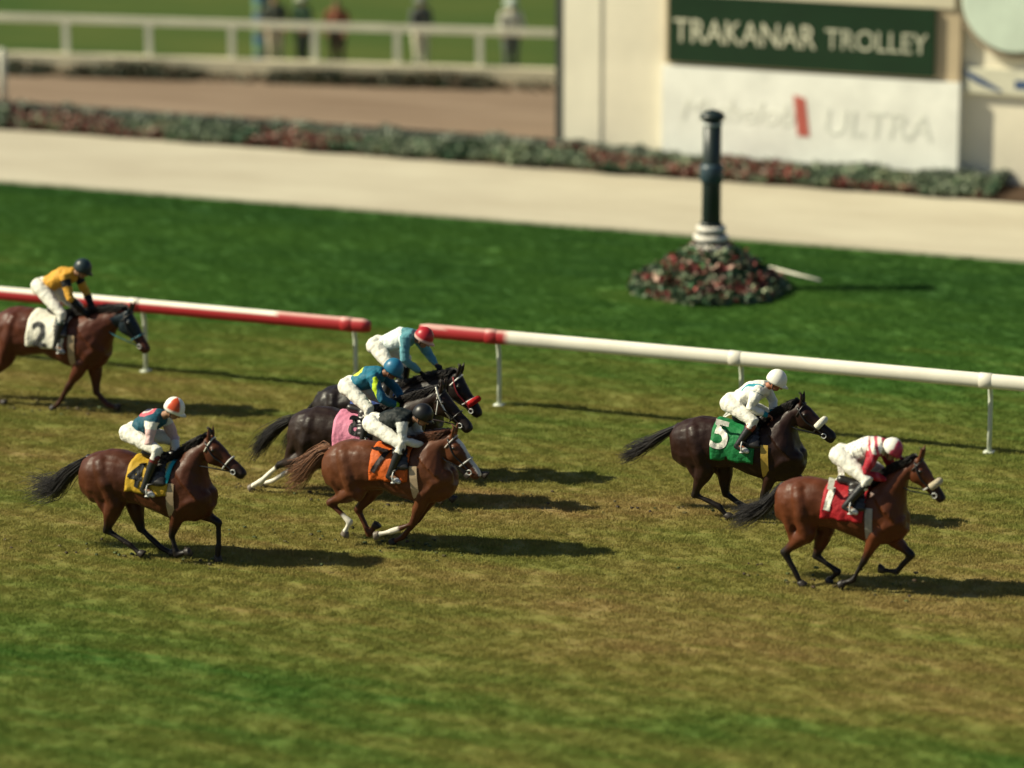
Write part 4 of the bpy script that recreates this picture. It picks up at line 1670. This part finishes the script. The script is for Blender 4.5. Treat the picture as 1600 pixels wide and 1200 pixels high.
jockey(h1, dict(hip=(1318, 711), shoulder=(1374, 698), head=(1393, 704), knee=(1356, 752), ankle=(1322, 790), elbow=(1352, 738), hand=(1384, 750), elbow_f=(1392, 728), hand_f=(1393, 750), look=-35),
       dict(jersey=plain(SILKW, (0.33, 0.012, 0.025), None, j1x), helmet=hel(SILKW, h1f), peak=(0.3, 0.03, 0.05), boot_toe=(0.6, 0.58, 0.52), glove=(0.10, 0.05, 0.03)),
       'jockey in white flecked silks with red sleeves on the leading horse numbered 1')

# ================= number 5: dark bay with green cloth
h5 = horse(dict(
    label='dark bay horse with green saddle cloth numbered 5 and white noseband roll', ground=(1180, 812),
    croup=(1094, 652), withers=(1206, 658), poll=(1252, 626), muzzle=(1304, 676),
    hn=[(1103, 726), (1087, 768), (1115, 787), (1131, 800)], hf=[(1131, 722), (1134, 770), (1156, 788), (1171, 800)],
    fn=[(1180, 735), (1192, 777), (1185, 801), (1170, 806)], ff=[(1212, 735), (1250, 750), (1252, 782), (1248, 800)],
    tail=[(1030, 682), (1005, 698), (990, 706), (973, 713)], tail_n=150, tail_spread=0.055, tail_fuzz=0.05,
    coat=(0.022, 0.008, 0.005), cloth=(0.010, 0.16, 0.045), number='5', num_px=(1125, 681), num_col=SILKW, num_h=0.40, num_rot=-10, num_w=1.0,
    cloth_x=(-0.68, -0.12), cloth_th=2.0, shadow_roll=(0.78, 0.75, 0.62), roll_t=0.58, rein=BLK, girth=(0.5, 0.33, 0.06),
))


def j5x(out, c, k, arm, d1, t1, d2, t2, A):
    u, v, w = back_uv(c, k)
    out[(~arm) & (w > 0.02) & (abs(abs(v)-0.10) < 0.016) & (u > 0.22)] = (0.02, 0.26, 0.34)
    out[arm & (d1 < d2) & (abs(t1-0.03) < 0.05)] = (0.02, 0.12, 0.20)


jockey(h5, dict(hip=(1146, 629), shoulder=(1190, 608), head=(1213, 596), knee=(1178, 660), ankle=(1153, 695), elbow=(1172, 637), hand=(1199, 649), elbow_f=(1208, 628), hand_f=(1207, 648), look=-32),
       dict(jersey=plain(SILKW, SILKW, (0.02, 0.26, 0.34), j5x), helmet=hel(SILKW), peak=SILKW, boot_top=(0.22, 0.05, 0.03), boot_toe=(0.6, 0.6, 0.55), skin=(0.33, 0.13, 0.07)),
       'jockey all in white with teal cuffs on the green clothed horse numbered 5')

# ================= red cap: black-brown, the farthest of the bunch
hr = horse(dict(
    label='near black horse with red noseband and white bridle, farthest of the three bunched horses', ground=(650, 746),
    croup=(527, 601), withers=(640, 602), poll=(717, 581), muzzle=(753, 641),
    hn=[(535, 680), (505, 712), (470, 728), (455, 735)], hf=[(560, 676), (540, 715), (510, 735), (495, 740)],
    fn=[(645, 680), (690, 704), (712, 726), (728, 742)], ff=[(660, 678), (714, 712), (752, 738), (772, 752)],
    tail=[(485, 640), (470, 660), (455, 680), (445, 700)], tail_n=90,
    coat=(0.010, 0.006, 0.005), cloth=(0.02, 0.05, 0.20), number='3', num_px=(570, 645), num_col=SILKW, num_h=0.34,
    shadow_roll=(0.42, 0.02, 0.02), roll_t=0.66, browband=(0.78, 0.76, 0.7), cheek=(0.22, 0.015, 0.02), noseband=(0.5, 0.5, 0.48), rein=BLK, bridle=(0.03, 0.02, 0.02),
    blaze=False,
))


def jrx(out, c, k, arm, d1, t1, d2, t2, A):
    out[arm & (d1 < d2) & (t1 < 0.35)] = (0.62, 0.68, 0.66)
    out[(c-k['hip'])@k['spine'] > 0.43] = (0.10, 0.28, 0.32)


def hrf(out, x, y, z):
    out[z < 0.008] = (0.66, 0.45, 0.40)


jockey(hr, dict(hip=(593, 540), shoulder=(640, 526), head=(662, 529), knee=(612, 575), ankle=(600, 625), elbow=(632, 562), hand=(655, 580), elbow_f=(670, 553), hand_f=(682, 570), look=-35),
       dict(jersey=plain((0.66, 0.73, 0.70), (0.13, 0.33, 0.38), None, jrx), helmet=hel((0.38, 0.012, 0.02), hrf), peak=(0.6, 0.35, 0.3), glove=BLK),
       'jockey with red cap and pale aqua silks riding behind the teal jockey')

# ================= number 8: dark brown with pink cloth
h8 = horse(dict(
    label='dark brown horse with pink saddle cloth and white hind socks, middle of the bunch', ground=(600, 785),
    croup=(492, 637), withers=(604, 642), poll=(690, 606), muzzle=(734, 659),
    hn=[(480, 715), (441, 725), (408, 752), (394, 760)], hf=[(500, 715), (458, 732), (428, 752), (412, 762)],
    fn=[(600, 725), (640, 742), (665, 765), (680, 778)], ff=[(620, 722), (668, 738), (690, 764), (706, 778)],
    tail=[(440, 662), (420, 680), (408, 694), (398, 708)], tail_n=150, tail_spread=0.06,
    coat=(0.019, 0.009, 0.006), cloth=(0.58, 0.20, 0.30), number='8', num_px=(554, 666), num_col=BLK, num_h=0.27, socks=('hn', 'hf'), sock_t=0.12,
    cloth_x=(-0.58, -0.08), cloth_th=1.95, rein=(0.03, 0.02, 0.02),
    straps=[((0.72, 0.70, 0.64), [(681, 605), (686, 622), (694, 640), (703, 654)], 0.013), ((0.72, 0.70, 0.64), [(682, 612), (684, 630), (681, 648)], 0.008)],
))


def j8x(out, c, k, arm, d1, t1, d2, t2, A):
    u, v, w = back_uv(c, k)
    out[(~arm) & (w > 0.02) & (np.hypot(u-0.20, v) < 0.10)] = (0.52, 0.62, 0.06)
    S_, E, H = A
    mid = arm & (d1 < d2) & (t1 > 0.05)
    side = np.abs((c-(S_+E)/2)[:, 0]+0.02) < 0.035
    out[mid & side & ((c[:, 1]-k['hip'][1])*np.sign(S_[1]-k['hip'][1]) > 0.20)] = (0.48, 0.66, 0.02)
    out[arm & (d2 < d1) & (t2 > 0.8)] = (0.40, 0.66, 0.02)


jockey(h8, dict(hip=(549, 603), shoulder=(590, 586), head=(614, 578), knee=(577, 640), ankle=(566, 690), elbow=(598, 624), hand=(622, 634), look=-40),
       dict(jersey=plain((0.012, 0.13, 0.20), (0.012, 0.10, 0.17), None, j8x), helmet=hel((0.015, 0.13, 0.24)), peak=(0.01, 0.07, 0.14), glove=BLK, skin=(0.2, 0.09, 0.05)),
       'jockey in teal silks with lime spot and stripe on the pink clothed horse')

# ================= number 7: chestnut with orange cloth
h7 = horse(dict(
    label='chestnut horse with orange saddle cloth and flaxen brown tail, nearest of the bunch', ground=(635, 857),
    croup=(548, 688), withers=(658, 690), poll=(708, 676), muzzle=(747, 730),
    hn=[(556, 760), (523, 782), (539, 808), (545, 820)], hf=[(586, 758), (561, 794), (570, 820), (582, 828)],
    fn=[(632, 785), (638, 832), (604, 834), (587, 836)], ff=[(652, 782), (643, 830), (621, 849), (612, 858)],
    tail=[(502, 705), (485, 722), (470, 738), (456, 748)], tail_n=210, tail_spread=0.085, tail_fuzz=0.08,
    coat=(0.105, 0.034, 0.013), points=(0.06, 0.02, 0.010), point_amt=0.7, hair=(0.11, 0.04, 0.018), tailc=(0.19, 0.085, 0.04), socks=('fn', 'hn'), sock_t=0.55,
    cloth=(0.50, 0.095, 0.012), number='7', num_px=(590, 722), num_col=(0.03, 0.02, 0.02), num_h=0.34,
    cloth_x=(-0.56, -0.06), cloth_th=1.85, noseband=(0.4, 0.4, 0.38), browband=(0.5, 0.45, 0.4), blaze=True, rein=BLK, girth=(0.5, 0.37, 0.24),
))
jockey(h7, dict(hip=(588, 662), shoulder=(636, 654), head=(660, 650), knee=(628, 696), ankle=(609, 742), elbow=(630, 690), hand=(660, 694), look=-32),
       dict(jersey=plain((0.006, 0.010, 0.010), (0.60, 0.60, 0.55)), helmet=hel(BLK), glove=(0.45, 0.22, 0.16), boot_toe=(0.5, 0.5, 0.5)),
       'jockey in black cap, black silks and pale sleeves on the orange clothed chestnut')

# ================= number 2: chestnut bay easing up at the left edge
h2 = horse(dict(
    label='brown horse with white saddle cloth numbered 2, cut off by the left edge', ground=(120, 641),
    croup=(28, 480), withers=(130, 491), poll=(203, 483), muzzle=(238, 549),
    hn=[(10, 560), (-22, 590), (-8, 622), (0, 634)], hf=[(-5, 560), (-45, 585), (-62, 615), (-70, 628)],
    fn=[(122, 572), (104, 608), (91, 630), (84, 641)], ff=[(142, 572), (152, 612), (163, 630), (173, 638)],
    tail=[(-40, 510), (-60, 535), (-70, 560), (-78, 585)], tail_n=90,
    coat=(0.085, 0.023, 0.011), point_amt=0.45, hood=(0.012, 0.022, 0.03), cloth=(0.74, 0.71, 0.60), number='2', num_px=(61, 525), num_col=(0.05, 0.05, 0.05), num_h=0.36, num_rot=0,
    cloth_x=(-0.66, -0.10), cloth_th=1.95, rein=(0.03, 0.14, 0.16), noseband=(0.02, 0.12, 0.16),
))


def j2x(out, c, k, arm, d1, t1, d2, t2, A):
    out[arm & (d1 < d2) & (abs(t1-0.30) < 0.17)] = BLK
    out[arm & (d2 < d1) & (t2 > 0.12)] = BLK


jockey(h2, dict(hip=(68, 447), shoulder=(110, 430), head=(129, 421), knee=(97, 492), ankle=(87, 541), elbow=(109, 466), hand=(140, 496), elbow_f=(136, 459), hand_f=(148, 492), look=-30),
       dict(jersey=plain((0.58, 0.30, 0.035), (0.58, 0.30, 0.035), None, j2x), helmet=hel((0.012, 0.025, 0.03)), glove=BLK, boot_toe=(0.3, 0.3, 0.3), boot_top=(0.02, 0.06, 0.06)),
       'jockey in golden yellow silks and dark cap riding the horse numbered 2')


# ------------------------------------------------------------------ onlookers by the far fence
def onlooker(px, look, label, turn, h=1.70, arm=0.3):
    q0 = G(px, 100+0.036*px)
    g_ = q0+nrm*0.62
    up = np.array([0, 0, 1.0])
    f = np.array([math.cos(turn), math.sin(turn), 0])
    lt = np.array([-f[1], f[0], 0])
    k = h/1.70
    J = dict(base=(g_[0], g_[1], 0), lat=lt, hip=g_+up*0.90*k, shoulder=g_+up*1.40*k+f*0.02, head=g_+up*1.60*k+f*0.03, shw=0.19)
    J['face'] = J['head']+f*0.1-up*0.01
    for s, t in ((-1, 'n'), (1, 'f')):
        J['knee_'+t] = g_+up*0.48*k+lt*0.10*s+f*0.03
        J['ankle_'+t] = g_+up*0.08+lt*0.11*s
        J['toe_'+t] = g_+up*0.035+lt*0.13*s+f*0.15
        J['elbow_'+t] = J['shoulder']+lt*0.25*s-up*0.27*k+f*0.02
        J['hand_'+t] = J['elbow_'+t]+f*0.24*arm*2+up*(-0.22*(1-arm))-lt*0.04*s
    J['curl'] = np.array([0.1, 0.1, -1.0])
    look['boots'] = False
    look.setdefault('sleeve', 0.9)
    return person(J, look, label, 'onlookers behind the far fence')


onlooker(420, dict(jersey=plain((0.07, 0.08, 0.06)), breeches=(0.55, 0.48, 0.34)), 'person in dark top and tan trousers beside the striped pole', -1.2)
onlooker(464, dict(jersey=plain((0.02, 0.05, 0.025)), breeches=(0.02, 0.03, 0.02), hat=(0.35, 0.38, 0.28)), 'person in dark green clothes and pale hat behind the far fence', -1.9)
onlooker(518, dict(jersey=plain((0.20, 0.07, 0.035)), breeches=(0.06, 0.045, 0.03)), 'person in reddish brown top behind the far fence', -1.4, 1.62)
onlooker(648, dict(jersey=plain((0.10, 0.11, 0.10)), breeches=(0.66, 0.63, 0.48), hat=(0.14, 0.16, 0.14)), 'person in dark grey top, grey hat and white trousers behind the far fence', -0.6, 1.75)
onlooker(790, dict(jersey=plain((0.62, 0.60, 0.48)), breeches=(0.13, 0.15, 0.13), hat=(0.45, 0.52, 0.45)), 'person in cream top and pale hat, nearest the cream building', -1.0, 1.74, 0.4)


# ------------------------------------------------------------------ torn turf behind the hooves
mb = MB()
for (gx, gy) in ((285, 876), (1345, 921), (1180, 812), (600, 785), (635, 857), (120, 641), (650, 746)):
    c0_ = G(gx, gy)
    for k in range(46):
        back = rng.exponential(0.9)
        q = c0_+np.array([0.5-back*1.3+rng.normal()*0.5, rng.normal()*0.22, 0.015])
        if rng.random() < 0.14:
            q[2] += rng.uniform(0.03, 0.28)
        mb.col = vary([(0.055, 0.035, 0.018), (0.09, 0.075, 0.022), (0.06, 0.085, 0.02)][rng.integers(0, 3)])
        r_ = rng.uniform(0.010, 0.028)
        mb.ell(q, (r_*rng.uniform(0.8, 1.6), r_*rng.uniform(0.8, 1.3), r_*0.7), None, 6, 4)
o = link('turf_clods', mb.mesh('turf_clods'), M_LEAF, sm=False)
tag(o, 'small torn clods of turf scattered behind the galloping hooves', 'turf clods', None, 'stuff')
